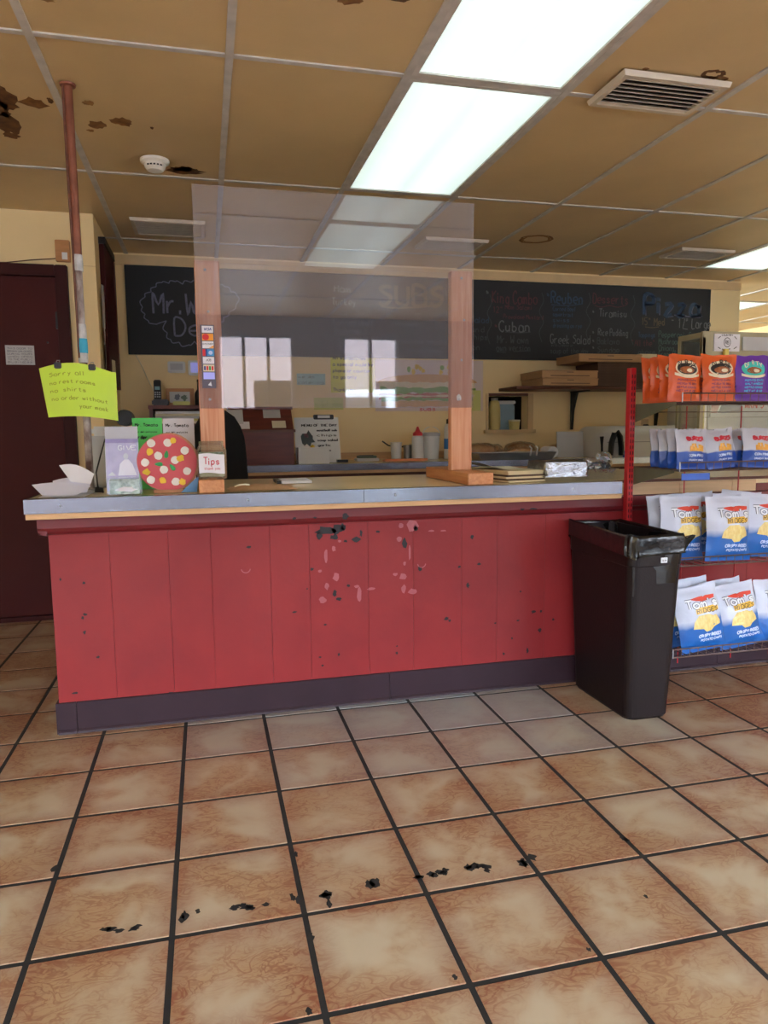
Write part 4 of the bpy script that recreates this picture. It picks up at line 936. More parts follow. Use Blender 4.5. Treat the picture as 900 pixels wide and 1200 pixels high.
# black office chair behind the counter
t = thing('office_chair', 'black padded chair back rising behind the tip jar and left post', 'chair', (.07, 4.25, 0))
rings = []
for i in range(15):
    u = i/14; z = .50 + .79*u; hw = .185*(1-.22*u)*(1 if u < .72 else math.sqrt(max(.02, 1-((u-.72)/.28)**2)))
    rings.append([(.070 + hw*math.cos(q), 4.25 + .045*math.sin(q) + .05*(u-.5)**2, z) for q in [2*PI*j/20 for j in range(20)]])
MB().sweep(rings).build('backrest', 'black_cloth', t, smooth=True)
MB().box(-.18, .31, 3.80, 4.22, .46, .54).build('seat', 'black_cloth', t, bevel=.03)
MB().tube([(.065, 4.03, .10), (.065, 4.03, .47)], .03, 12).build('column', 'black_plastic', t)
for k in range(5):
    q = 2*PI*k/5; MB().tube([(.065, 4.03, .10), (.065+.27*math.cos(q), 4.03+.27*math.sin(q), .07)], .02, 8).build('base_arm', 'black_plastic', t); MB().lathe([(0,-.02),(.03,-.02),(.03,.02),(0,.02)], (.065+.27*math.cos(q), 4.03+.27*math.sin(q), .03), 12, 'x').build('castor', 'black_plastic', t)
# shelf unit with the phone
t = thing('cabinet', 'small dark wooden cabinet against the back wall under the thermostats', 'cabinet', (-.19, 5.55, 0))
MB().box(-.39, .01, 5.42, YW-.001, 1.315, 1.342).build('top', 'red_wood', t, bevel=.003); MB().box(-.385, -.36, 5.43, YW-.001, 0, 1.315).build('side', 'red_wood', t); MB().box(-.02, .005, 5.43, YW-.001, 0, 1.315).build('side', 'red_wood', t); MB().box(-.36, -.02, 5.43, YW-.001, .60, .62).build('shelf', 'red_wood', t); MB().box(-.36, -.02, YW-.012, YW-.001, .62, 1.315).build('back', 'red_wood', t); MB().box(-.36, -.02, 5.43, YW-.013, 1.19, 1.21).build('shelf', 'red_wood', t)
for k in range(5):
    tag(MB().box(-.35+R0.uniform(0,.01), -.03-R0.uniform(0,.02), 5.44+R0.uniform(0,.01), 5.66, 1.2105+k*.018, 1.2105+k*.018+.017).build('paper_stack', ['cream_paper','note_pale','grey_paper','cream_paper','white_paper'][k], origin=(-.19, 5.5, 1.21+k*.018)), '%s bundle of paper in the cabinet below the phone' % ['bottom','second from bottom','middle','second from top','top'][k], 'paper', 'paper bundles in the cabinet')
t = thing('cordless_phone', 'black cordless phone standing in its base on the cabinet', 'phone', (-.32, 5.5, 1.342)); MB().box(-.365, -.25, 5.45, 5.57, 1.3425, 1.385).build('charging_base', 'black_plastic', t, bevel=.008); h = MB().obox((-.325, 5.50, 1.445), (1,0,0), (0,math.cos(.2),math.sin(.2)), (0,-math.sin(.2)*-1,math.cos(.2)), .026, .012, .085).build('handset', 'black_plastic', t, bevel=.006)
MB().obox((-.325, 5.4925, 1.468), (1,0,0), (0,math.cos(.2),math.sin(.2)), (0,math.sin(.2),math.cos(.2)), .017, .006, .012).build('display', 'note_blue', h)
for k in range(9): MB().obox((-.340+.015*(k % 3), 5.480+.004*(2-k//3), 1.405+.016*(2-k//3)), (1,0,0), (0,1,.2), (0,-.2,1), .005, .004, .004).build('key', 'grey_paper', h)
t = thing('picture_box', 'orange wooden box with a framed photo on the cabinet', 'box', (-.17, 5.55, 1.342)); MB().box(-.27, -.07, 5.56, 5.66, 1.3425, 1.47).build('body', 'orange_wood', t, bevel=.003); MB().box(-.245, -.10, 5.545, 5.56, 1.365, 1.445).build('photo', 'grey_paper', t); MB().fan(blob(-.19, 1.405, .02, .025, random.Random(1)), onwall(5.544)).build('printed_picture', 'print_grey', t); MB().fan(blob(-.14, 1.40, .02, .022, random.Random(2)), onwall(5.544)).build('printed_picture', 'calc_green', t)
tag(MB().box(-.22, -.10, 5.46, 5.50, 1.3425, 1.372).build('sponge_block', 'note_pale', bevel=.005, origin=(-.16, 5.48, 1.342)), 'small pale yellow block in front of the orange wooden box', 'block')
t = thing('pepper_mill', 'dark bottle on the cabinet just left of the left post', 'bottle', (-.03, 5.52, 1.342)); MB().lathe([(0,0),(.035,0),(.035,.09),(.016,.12),(.014,.17),(0,.17)], (-.03, 5.52, 1.3425), 16).build('body', 'black_plastic', t, smooth=True); MB().lathe([(.016,0),(.016,.02),(0,.02)], (-.03, 5.52, 1.5126), 12).build('cap', 'chip_black', t)
# brown board with tickets on the return wall
t = thing('notice_board', 'narrow brown board with paper tickets on the return wall', 'notice board', (-.59, 5.15, 1.46))
MB().box(-.6055, -.575, 4.94, 5.42, 1.47, 2.33).build('board', 'maroon', t, bevel=.003); MB().box(-.6055, -.565, 4.93, 5.43, 2.33, 2.37).build('top_cap', 'chip_black', t); MB().box(-.6055, -.57, 5.425, 5.47, 1.45, 2.33).build('side_batten', 'brown_wood', t)
for k, (y0, z0, dy, dz, m) in enumerate([(4.83,1.80,.09,.26,'grey_paper'),(4.81,1.70,.08,.10,'white_paper'),(4.84,1.55,.09,.16,'grey_paper'),(5.46,1.85,.12,.20,'grey_paper'),(5.47,1.68,.12,.15,'cream_paper'),(5.46,1.56,.14,.16,'grey_paper'),(5.0,1.50,.14,.12,'cream_paper')]):
    MB().grid(lambda u, v: (-.571+.008*math.sin(3*u+k)-(.022 if (y0 < 4.9 or y0 > 5.4) else 0)+.004*v, y0+dy*u+.012*math.sin(4*v), z0+dz*v), 4, 6).build('ticket', m, t)
MB().grid(lambda u, v: (-.594, 4.865+.06*u, 1.72+.09*v), 1, 1).build('ticket', 'orange_plastic', t)
# box by the door
t = thing('doorbell_box', 'small wooden doorbell box above the maroon door', 'doorbell', (-.78, 4.74, 2.16)); MB().box(-.822, -.742, 4.715, 4.7495, 2.165, 2.288).build('body', 'orange_wood', t, bevel=.003); MB().box(-.785, -.755, 4.710, 4.715, 2.175, 2.215).build('button_plate', 'white_plastic', t)
MB().tube([(-.822, 4.744, 2.185), (-.95, 4.745, 2.172), (-1.10, 4.745, 2.150), (-1.3, 4.745, 2.146)], .003, 6).build('wire', 'brown_wood', t)

# ================================================================== LEFT END OF THE COUNTER
ZT = .9160
PX_, PYY = -.452, 3.045
t = thing('pipe', 'rusty vertical pipe from counter to ceiling with blue tape band', 'pipe', (PX_, PYY, ZT))
def pz(py): return at(95, py, PYY).z
MB().tube([(PX_, PYY, ZT), (PX_, PYY, pz(480)), (PX_, PYY, pz(300))], .0145, 14).build('pipe_run', 'rusty_pipe', t)
MB().tube([(PX_, PYY, pz(302)), (PX_, PYY, H-.002)], .0168, 16).build('copper_sleeve', 'copper', t)
MB().tube([(PX_-.012, PYY-.013, pz(420)), (PX_-.013, PYY-.013, pz(300)), (PX_-.016, PYY-.012, pz(200)), (PX_-.016, PYY-.012, H-.003)], .0045, 8).build('wire_run', 'brown_wood', t)
for (y0, y1, r, m) in ((425, 413, .0175, 'white_tape'), (414, 397, .0190, 'blue_tape'), (398, 380, .0172, 'white_tape'), (318, 299, .0185, 'white_tape')):
    MB().tube([(PX_, PYY, pz(y0)), (PX_, PYY, (pz(y0)+pz(y1))/2), (PX_, PYY, pz(y1))], [r, r*1.04, r*.97], 14).build('tape_band', m, t)
MB().lathe([(.016,0),(.030,0),(.028,-.006),(.016,-.008)], (PX_, PYY, H-.003), 20).build('ceiling_collar', 'copper', t)
MB().lathe([(.016,.012),(.030,.010),(.034,0)], (PX_, PYY, ZT), 18).build('floor_collar', 'steel_dull', t)
# yellow sign
def sg_pt(u, v):
    x = -.606 + .275*u + .024*(1-v)*(1-u); top = 1.395 + .026*math.sin(PI*min(1, u*1.05))-.012*u; bot = 1.210 - .015*u + .010*math.sin(PI*u)
    return (x, 3.005 - .03*math.sin(PI*u) - .020*abs(u-.45)**1.5*(1-v) + .025*(u > .55)*(u-.55), bot + (top-bot)*v)
def sgf(off): return lambda u, v: (sg_pt(u, v)[0], sg_pt(u, v)[1]-off, sg_pt(u, v)[2])
sn = thing('yellow_sign', 'fluorescent yellow handwritten sign clipped to the pipe', 'sign', (-.46, 2.99, 1.2))
b = MB().grid(sgf(.0008), 16, 6); b.grid(sgf(-.0008), 16, 6); b.build('card', 'sign_yellow', sn, smooth=True)
for i, s in enumerate(('Sorry all', 'no rest rooms', 'no  shirts', 'no order without', 'your mask')):
    x0 = (.12, .11, .10, .10, .48)[i]; lettering('lettering', s, 'ink_green', sn, x0, .78-.155*i, (.48, .62, .5, .78, .40)[i], .075, .011, sgf(.0016), RC)
for u in (.26, .70):
    p = sg_pt(u, 1); k = MB().obox((p[0], p[1]-.001, p[2]-.006), (1,0,0), (0,1,0), (0,0,1), .013, .007, .012).build('binder_clip', 'black_plastic', sn, bevel=.003)
    MB().tube([(p[0]-.006, p[1], p[2]+.004), (p[0]-.005, p[1]+.014, p[2]+.014), (p[0]+.005, p[1]+.014, p[2]+.014), (p[0]+.006, p[1], p[2]+.004)], .0012, 5).build('clip_wire', 'steel_dull', k)
# loose papers
def sheet(pts, m, label, curl=.01):
    A, B, C_, D = [Vector(p) for p in pts]
    def fn(off): return lambda u, v: tuple((A*(1-u)*(1-v) + B*u*(1-v) + C_*u*v + D*(1-u)*v) + Vector((0, 0, curl*math.sin(PI*u)*v + off)))
    b = MB().grid(fn(.0009), 6, 6); b.grid(fn(0), 6, 6); o = b.build('paper_sheet', m, origin=tuple((A+B+C_+D)/4), smooth=True); tag(o, label, 'paper', 'loose papers at the left end of the counter')
z0 = ZT + .0006
sheet([(-.60,2.82,z0),(-.44,2.80,z0),(-.42,2.99,z0+.004),(-.58,3.0,z0+.004)], 'white_paper', 'white sheet lying flat at the bottom of the paper pile by the pipe')
sheet([(-.590,2.84,z0+.006),(-.47,2.82,z0+.004),(-.43,2.90,z0+.030),(-.640,2.92,z0+.040)], 'lilac_paper', 'lilac tinted sheet sticking out left from the paper pile', .012)
sheet([(-.56,2.865,z0+.012),(-.44,2.86,z0+.010),(-.43,2.925,z0+.046),(-.57,2.94,z0+.052)], 'lilac_paper', 'pale middle sheet of the paper pile by the pipe', .014)
sheet([(-.500,2.90,z0+.050),(-.43,2.90,z0+.040),(-.42,2.93,z0+.075),(-.545,2.945,z0+.110)], 'white_paper', 'white sheet curling upright on top of the paper pile', .018)
t = thing('coiled_cable', 'black cable bunch at the foot of the pipe', 'cable', (-.41, 2.93, ZT)); MB().tube([(-.405+.014*math.cos(q)*(1-.05*q/6), 2.93+.010*math.sin(q), ZT+.006+.006*q/6) for q in [i*.5 for i in range(36)]], .004, 6).build('coil', 'black_plastic', t); MB().tube([(-.41, 2.94, ZT+.02), (-.415, 2.95, ZT+.08), (-.40, 2.97, ZT+.14), (-.385, 3.05, ZT+.22)], .003, 6).build('lead', 'black_plastic', t)
# leaflet holder and donation box
t = thing('leaflet_holder', 'clear holder with a purple charity leaflet headed GIVE', 'leaflet holder', (-.31, 2.93, ZT))
lf = lambda off: (lambda x, z: (x, 2.905 + (z-ZT)*.10 - off, z))
def lbox(x0, x1, z0, z1, o0, o1, name, m): b = MB(); b.sweep([[lf(o0)(x0, z0), lf(o0)(x1, z0), lf(o1)(x1, z0), lf(o1)(x0, z0)], [lf(o0)(x0, z1), lf(o0)(x1, z1), lf(o1)(x1, z1), lf(o1)(x0, z1)]]); return b.build(name, m, t)
lbox(-.374, -.252, ZT, 1.174, .0025, .0, 'back_plate', 'clear_plastic'); lbox(-.372, -.254, ZT+.01, 1.125, .006, .003, 'leaflet', 'give_purple'); lbox(-.374, -.252, ZT, 1.110, .009, .0075, 'front_plate', 'clear_plastic'); lbox(-.372, -.254, 1.125, 1.172, .0045, .003, 'back_card', 'give_top')
MB().box(-.374, -.252, 2.88, 2.94, ZT, ZT+.003).build('base', 'clear_plastic', t)
lettering('lettering', 'GIVE', 'give_white', t, -.326, 1.083, .064, .016, .0030, lf(.0068))
MB().fan([(-.330, .985), (-.322, 1.030), (-.306, 1.046), (-.290, 1.046), (-.276, 1.028), (-.262, .985)], lf(.0068)).build('printed_figure', 'give_white', t); MB().fan(oval(-.300, 1.058, .009, .012), lf(.0070)).build('printed_figure', 'give_top', t); MB().fan([(-.368, .985), (-.352, 1.000), (-.338, .985)], lf(.0068)).build('printed_figure', 'give_top', t)
t = thing('donation_box', 'small clear box stuffed with green banknotes in front of the leaflet', 'donation box', (-.30, 2.85, ZT))
MB().box(-.362, -.240, 2.815, 2.872, ZT, ZT+.066).build('case', 'clear_plastic', t, bevel=.004)
r = random.Random(4)
for k in range(5):
    y = 2.821+.010*k; b = MB(); b.grid(lambda u, v: (-.354+.106*u, y+.003*math.sin(7*u+k)+.002*math.sin(5*v), ZT+.004+(.050+.006*math.sin(k*2.1))*v), 8, 3); b.build('banknote', 'money', t)
MB().fan(blob(-.295, ZT+.022, .034, .010, random.Random(2), 14, .3), onwall(2.8142)).build('label', 'white_paper', t)
# flyers
def flyer(x0, x1, zt, m, label, lines):
    t = thing('flyer', label, 'flyer', ((x0+x1)/2, 3.10, ZT)); f = lambda off: (lambda x, z: (x, 3.085 + (z-ZT)*.12 - off, z))
    b = MB(); b.sweep([[f(0)(x0, ZT), f(0)(x1, ZT), f(.003)(x1, ZT), f(.003)(x0, ZT)], [f(0)(x0, zt), f(0)(x1, zt), f(.003)(x1, zt), f(.003)(x0, zt)]]); b.build('card', m, t)
    MB().box(x0, x1, 3.075, 3.15, ZT, ZT+.004).build('stand', 'clear_plastic', t)
    for i, (s, wd, h, lw) in enumerate(lines): lettering('lettering', s, 'ink_dark', t, x0+.012, zt-.034-.026*i, wd*(x1-x0-.024), h, lw, f(.0038), RC)
flyer(-.290, -.172, 1.208, 'green_card', 'bright green flyer standing behind the pizza cutout', [('Mr. Tomato', .95, .012, .0026), ('our deli and pizza', .9, .007, .0014), ('Order', .5, .014, .0034)])
flyer(-.169, -.044, 1.205, 'white_paper', 'white flyer standing behind the pizza cutout, next to the green one', [('Mr. Tomato', .9, .012, .0026), ('our deli and pizza', .85, .007, .0014), ('menu', .4, .010, .0022)])
# grey card machine behind the sign
t = thing('card_terminal', 'grey and black card terminal half hidden behind the yellow sign', 'card terminal', (-.40, 3.30, ZT)); MB().box(-.50, -.31, 3.25, 3.40, ZT, ZT+.22).build('body', 'grey_paper', t, bevel=.02); MB().box(-.47, -.335, 3.26, 3.38, ZT+.22, ZT+.26).build('lid', 'white_plastic', t, bevel=.01); MB().lathe([(0,-.05),(.035,-.05),(.035,.05),(0,.05)], (-.335, 3.32, ZT+.296), 16, 'y').build('paper_roll', 'black_plastic', t)
# pizza cutout
t = thing('pizza_cutout', 'round painted pizza cutout with white, yellow and green toppings', 'pizza sign', (-.145, 2.88, ZT))
pcx, pcz, pr = -.146, 1.032, .110
r = random.Random(6); ol = [(pcx+pr*math.cos(q)*(1+.012*math.sin(7*q)), pcz+pr*.985*math.sin(q)*(1+.012*math.sin(5*q+1))) for q in [2*PI*i/40 for i in range(40)]]
ol = [(x, max(z, ZT+.012)) for x, z in ol]
MB().plate([(x*1.0, 2.874, z) for x, z in ol], (0, .016, 0)).build('disc', 'pizza_red', t)
MB().plate([((x-pcx)*1.05+pcx+.004, 2.880, max(ZT, (z-pcz)*1.05+pcz)) for x, z in ol], (0, .012, 0)).build('crust', 'pizza_crust', t)
MB().box(-.20, -.09, 2.87, 2.93, ZT, ZT+.012).build('stand', 'pizza_crust', t)
pf = onwall(2.8732)
def tp(x, y): c = at(x/5+110, y/5+480, 2.873); return c.x, c.z
for (x, y) in ((335,197),(432,195),(377,270),(300,310),(410,352),(475,295),(533,240),(545,360),(335,412),(480,422)):
    c = tp(x, y); b = MB(); b.plate([(p[0], 2.8735, p[1]) for p in blob(c[0], c[1], .0155, .0155, r, 14, .07)], (0, -.003, 0)); b.build('mushroom', 'top_white', t)
for (x, y) in ((325,248),(465,180),(508,285),(307,365),(403,417),(520,422)):
    c = tp(x, y); b = MB(); b.plate([(p[0], 2.8735, p[1]) for p in blob(c[0], c[1], .0135, .0125, r, 10, .25)], (0, -.004, 0)); b.build('yellow_pepper', 'top_yellow', t)
for (x, y, an) in ((425,262,1.4),(380,320,3.1),(460,338,2.2)):
    c = tp(x, y); pts = []
    for i in range(14):
        q = 2*PI*i/14; u, v = .015*math.cos(q), .0075*math.sin(q)*(1-.4*math.cos(q)); pts.append((c[0]+u*math.cos(an)-v*math.sin(an), 2.8735, c[1]+u*math.sin(an)+v*math.cos(an)))
    MB().plate(pts, (0, -.003, 0)).build('basil_leaf', 'top_green', t)
tag(MB().plate([(-.100, 2.862, ZT+.0005), (-.040, 2.862, ZT+.0005), (-.030, 2.866, ZT+.062), (-.052, 2.866, ZT+.045)], (0, .004, 0)).build('blue_card', 'blue_card', origin=(-.06, 2.862, ZT)), 'small blue card leaning on the lower right of the pizza cutout', 'card')
# tip jar
JX, JY, JZ = .020, 2.872, .9665
t = thing('tip_jar', 'square glass tip jar with a paper label on the left wooden foot', 'jar', (JX, JY, JZ))
def sqring(h, z, rc=.014):
    o = []
    for (sx, sy, a0) in ((1,1,0),(-1,1,PI/2),(-1,-1,PI),(1,-1,3*PI/2)):
        for i in range(4): q = a0+PI/2*i/3; o.append((JX+sx*(h-rc)+rc*math.cos(q), JY+sy*(h-rc)+rc*math.sin(q), z))
    return o
MB().sweep([sqring(.050, JZ+.0005), sqring(.056, JZ+.006), sqring(.056, JZ+.112), sqring(.050, JZ+.124), sqring(.046, JZ+.130), sqring(.046, JZ+.146), sqring(.044, JZ+.146), sqring(.044, JZ+.13), sqring(.053, JZ+.110), sqring(.053, JZ+.008)]).build('glass', 'jar_glass', t)
for k in range(6):
    b = MB(); b.grid(lambda u, v: (JX-.045+.09*u+.004*math.sin(5*v+k), JY-.040+.015*k+.008*math.sin(6*u+k*1.7), JZ+.010+(.085+.01*math.sin(k))*v), 8, 5); b.build('banknote', 'money' if k % 2 else 'cream_paper', t)
MB().grid(lambda u, v: (JX-.048+.096*u, JY-.0568, JZ+.024+.074*v+.003*math.sin(5*u)), 6, 4).build('paper_label', 'white_paper', t)
lettering('lettering', 'Tips', 'tip_red', t, JX-.030, JZ+.058, .062, .026, .0036, onwall(JY-.0574), RC); lettering('lettering', 'thank you', 'tip_red', t, JX-.028, JZ+.038, .060, .010, .0014, onwall(JY-.0574), RC)
# odds and ends on the worktop
t = thing('order_pad', 'white order pad lying on the countertop behind the screen', 'notepad', (.37, 3.25, ZT)); MB().box(.315, .455, 3.17, 3.36, ZT, ZT+.012).build('pages', 'white_paper', t, bevel=.001, seg=1); MB().box(.300, .320, 3.17, 3.36, ZT, ZT+.014).build('binding', 'black_plastic', t)
t = thing('paper_bag', 'crumpled flat brown paper bag on the countertop beside the tip jar', 'paper bag', (.17, 2.95, ZT))
def bagf(u, v): return (.085+.26*u+.01*math.sin(9*v), 2.84+.24*v+.008*math.sin(7*u), ZT+.001+.016*math.sin(PI*u)*math.sin(PI*v)+.005*noise.noise(Vector((u*7, v*7, 1))) * (1 if 0 < u < 1 and 0 < v < 1 else 0))
b = MB().grid(bagf, 14, 12); b.grid(lambda u, v: (*bagf(u, v)[:2], ZT+.0006), 1, 1); b.build('bag', 'cardboard', t)
MB().tube([(.105, 2.86, ZT+.018), (.12, 2.85, ZT+.024), (.145, 2.852, ZT+.026), (.16, 2.87, ZT+.022), (.14, 2.885, ZT+.022)], .0035, 6).build('string', 'cream_paper', t)
# right of the screen: flattened boxes, foil pans
for k in range(6):
    a = .18 + R0.uniform(-.05, .05); ca, sa = math.cos(a), math.sin(a)
    o = MB().obox((1.325+R0.uniform(-.006,.006), 3.07+R0.uniform(-.006,.006), ZT+.0042+k*.0082), (ca,sa,0), (-sa,ca,0), (0,0,1), .105, .20, .0040).build('flat_box', 'cardboard_dark' if k in (1, 3) else 'cardboard_pale', origin=(1.325, 3.07, ZT+k*.0082))
    tag(o, '%s flattened cardboard box in the pile right of the screen' % ['lowest','second lowest','third lowest','third highest','second highest','topmost'][k], 'folded box', 'flattened boxes on the countertop')
zz = ZT+.0495
sheet2 = MB(); fnn = lambda off: (lambda u, v: (1.205+.17*u, 2.95+.25*v, zz+.002+off+.045*max(0, .45-u)**1.0+.006*math.sin(3*v)))
sheet2.grid(fnn(.001), 8, 5); sheet2.grid(fnn(0), 8, 5); tag(sheet2.build('paper_sheet', 'cream_paper', origin=(1.29, 3.07, zz)), 'cream wrapping sheet curling up on the flattened boxes', 'paper')
t = thing('foil_pan', 'rectangular foil covered pan on the countertop right of the screen', 'foil pan', (1.545, 2.95, ZT))
def rr_ring(cx, cy, hx, hy, z, rc, jit=0, rn=None):
    o = []
    for (sx, sy, a0) in ((1,1,0),(-1,1,PI/2),(-1,-1,PI),(1,-1,3*PI/2)):
        for i in range(5):
            q = a0+PI/2*i/4; j = rn.uniform(-jit, jit) if rn else 0
            o.append((cx+sx*(hx-rc)+rc*math.cos(q)+j, cy+sy*(hy-rc)+rc*math.sin(q)+j, z+j*.6))
    return o
rn = random.Random(3)
MB().sweep([rr_ring(1.545, 2.96, .094, .085, ZT, .02), rr_ring(1.545, 2.96, .104, .095, ZT+.018, .02)]).build('pan', 'foil', t)
MB().sweep([rr_ring(1.545, 2.96, .112, .102, ZT+.0185, .02), rr_ring(1.545, 2.96, .112, .102, ZT+.024, .02)]).build('rim', 'foil', t)
MB().sweep([rr_ring(1.545, 2.96, .105, .096, ZT+.0242, .016, .002, rn), rr_ring(1.545, 2.96, .107, .097, ZT+.055, .014, .003, rn), rr_ring(1.545, 2.96, .104, .094, ZT+.083, .012, .003, rn), rr_ring(1.545, 2.96, .070, .06, ZT+.088, .012, .003, rn)]).build('foil_cover', 'foil', t)
t = thing('foil_tray', 'foil tray with crumpled foil heaped on it, left of the red rack post', 'foil tray', (1.745, 2.99, ZT))
MB().sweep([rr_ring(1.752, 2.99, .070, .07, ZT, .03), rr_ring(1.752, 2.99, .085, .085, ZT+.045, .03), rr_ring(1.752, 2.99, .090, .090, ZT+.047, .03)]).build('tray', 'foil', t)
def lump(cx, cy, cz, R_, seed, sz=.8):
    b = MB(); rn = random.Random(seed); n1, n2 = 12, 8; o = []
    for j in range(n2+1):
        ph = PI*j/n2
        for i in range(n1):
            q = 2*PI*i/n1; k = R_*(1+rn.uniform(-.22, .22)) if 0 < j < n2 else R_
            o.append((cx+k*math.sin(ph)*math.cos(q), cy+k*math.sin(ph)*math.sin(q), cz+k*sz*math.cos(ph)))
    return b.add(o, [(j*n1+i, j*n1+(i+1) % n1, (j+1)*n1+(i+1) % n1, (j+1)*n1+i) for j in range(n2) for i in range(n1)])
lump(1.725, 2.985, ZT+.066, .052, 5, .5).build('crumpled_foil', 'foil', t); lump(1.795, 2.99, ZT+.084, .040, 6, .95).build('crumpled_foil', 'foil', t); lump(1.700, 2.96, ZT+.060, .03, 9, .5).build('crumpled_foil', 'foil', t)

# ================================================================== DELI CASE AT THE RIGHT
t = thing('deli_case', 'glass deli display case with an olive header board, right behind the rack', 'display case', (3.4, 3.75, .9145))
MB().box(2.775, 4.1, 3.60, 3.62, 1.515, 1.690).build('header', 'case_olive', t, bevel=.003)
MB().box(2.775, 4.1, 3.62, 3.82, 1.655, 1.685).build('top', 'case_olive', t)
for x in (2.775, 4.07):
    MB().box(x, x+.022, 3.60, 3.622, .931, 1.655).build('corner_stile', 'case_olive', t); MB().box(x, x+.022, 3.80, 3.82, .931, 1.655).build('corner_stile', 'case_olive', t); MB().box(x+.008, x+.013, 3.622, 3.80, .931, 1.655).build('side_glass', 'case_glass', t)
MB().box(2.805, 4.07, 3.606, 3.612, .93, 1.515).build('front_glass', 'case_glass', t)
MB().box(2.99, 4.07, 3.80, 3.815, .931, 1.655).build('back_panel', 'grey_paper', t)
MB().box(2.775, 4.1, 3.60, 3.82, .9145, .93).build('base', 'steel_dull', t)
MB().box(2.806, 4.07, 3.64, 3.79, 1.20, 1.205).build('glass_shelf', 'case_glass', t)
o = MB().box(2.848, 3.018, 3.592, 3.5995, 1.578, 1.676).build('drawing', 'white_paper', origin=(2.93, 3.595, 1.58)); tag(o, 'white sheet with a hand drawn round emblem on the case header', 'drawing')
df = onwall(3.5912)
MB().ribbon(oval(2.933, 1.628, .022, .026, 20)+[(2.955, 1.628)], .0035, df).build('drawn_ring', 'ink_dark', o); lettering('drawn_letters', 'RB', 'ink_dark', o, 2.921, 1.618, .024, .020, .0028, df)
for (x0, z0, x1, z1) in ((2.872,1.650,2.888,1.662),(2.980,1.662,2.996,1.648),(2.872,1.600,2.890,1.592),(2.978,1.592,2.998,1.604),(2.90,1.590,2.925,1.586),(2.93,1.588,2.955,1.592)): MB().ribbon([(x0,z0),(x1,z1)], .004, df).build('drawn_stroke', 'ink_dark', o)
lettering('drawn_letters', 'COUNTRY', 'ink_dark', o, 2.895, 1.664, .075, .009, .0022, df)
tag(MB().box(3.040, 3.45, 3.592, 3.5995, 1.585, 1.662).build('paper_sign', 'grey_paper', origin=(3.2, 3.595, 1.58)), 'blank pale sheet on the case header at the right edge', 'paper')
tag(MB().box(2.905, 2.935, 3.575, 3.591, 1.525, 1.590).build('wood_block', 'ruler_yellow', bevel=.002, origin=(2.92, 3.58, 1.525)), 'small cream peg in front of the drawn emblem sheet', 'peg')
po = MB().box(2.995, 3.42, 3.788, 3.7985, 1.208, 1.46).build('case_poster', 'grey_paper', origin=(3.2, 3.79, 1.208)); tag(po, 'red and navy poster standing inside the deli case', 'poster')
MB().fan([(3.0, 1.23), (3.0, 1.45), (3.13, 1.45), (3.04, 1.23)], onwall(3.7875)).build('printed_shape', 'case_red', po); MB().fan([(3.045, 1.23), (3.14, 1.40), (3.22, 1.40), (3.22, 1.23)], onwall(3.787)).build('printed_shape', 'case_navy', po); lettering('lettering', 'WRAPS', 'print_crimson', po, 3.24, 1.26, .14, .04, .008, onwall(3.787))
tag(MB().box(2.915, 2.955, 3.79, 3.80, .93, 1.60).build('case_strip', 'ruler_yellow', origin=(2.93, 3.795, .93)), 'narrow cream strip standing at the left end inside the deli case', 'strip')
t = thing('fridge', 'white upright fridge edge with a round badge behind the rack', 'fridge', (4.1, 5.2, 0)); MB().box(3.965, 4.30, 5.22, 5.58, .0, 1.36).build('body', 'white_plastic', t, bevel=.01); MB().box(3.965, 4.30, 5.19, 5.217, .03, 1.355).build('door', 'white_plastic', t, bevel=.008); MB().ribbon([(4.03+.02*math.cos(q), 1.17+.026*math.sin(q)) for q in [.6+i*.25 for i in range(20)]], .004, onwall(5.189)).build('badge', 'print_grey', t); MB().box(4.12, 4.125, 5.187, 5.19, .03, 1.355).build('door_seam', 'print_grey', t)
t = thing('wall_outlet', 'small socket with a black plug on the back wall behind the rack', 'socket', (3.83, YW, 1.15)); MB().box(3.79, 3.86, YW-.008, YW-.0005, 1.10, 1.22).build('plate', 'trim_tan', t); MB().box(3.80, 3.84, YW-.05, YW-.008, 1.14, 1.175).build('plug', 'black_plastic', t, bevel=.006); MB().tube([(3.84, YW-.03, 1.157), (3.90, YW-.03, 1.15), (3.94, YW-.03, 1.11), (3.95, YW-.03, 1.0)], .005, 6).build('cord', 'black_plastic', t)

# ================================================================== BIN
t = thing('trash_can', 'tall brown plastic trash can with black liner beside the rack', 'trash can', (1.660, 2.600, 0))
def cr(hx, hy, z, rc, n=7):
    o = []
    for (sx, sy, a0) in ((1,1,0),(-1,1,PI/2),(-1,-1,PI),(1,-1,3*PI/2)):
        for i in range(n): q = a0+PI/2*i/(n-1); o.append((1.660+sx*(hx-rc)+rc*math.cos(q), 2.600+sy*(hy-rc)+rc*math.sin(q), z))
    return o
MB().sweep([cr(.090, .208, .0005, .04), cr(.096, .214, .012, .04), cr(.116, .238, .618, .038), cr(.119, .241, .622, .038), cr(.121, .244, .728, .038), cr(.117, .240, .728, .038), cr(.094, .210, .02, .03)]).build('body', 'can_brown', t, bevel=0)
lab = MB(); lab.box(1.668, 1.695, 2.3535, 2.3580, .632, .652); lab.build('maker_label', 'white_paper', t, bevel=.0008, seg=1)
lettering('lettering', 'SLIM', 'print_grey', t, 1.672, .638, .018, .007, .0012, onwall(2.3530))
rings = []
LCX, LCY = 1.660, 2.600
prl = cr(.1215, .2445, 0, .036, 22)
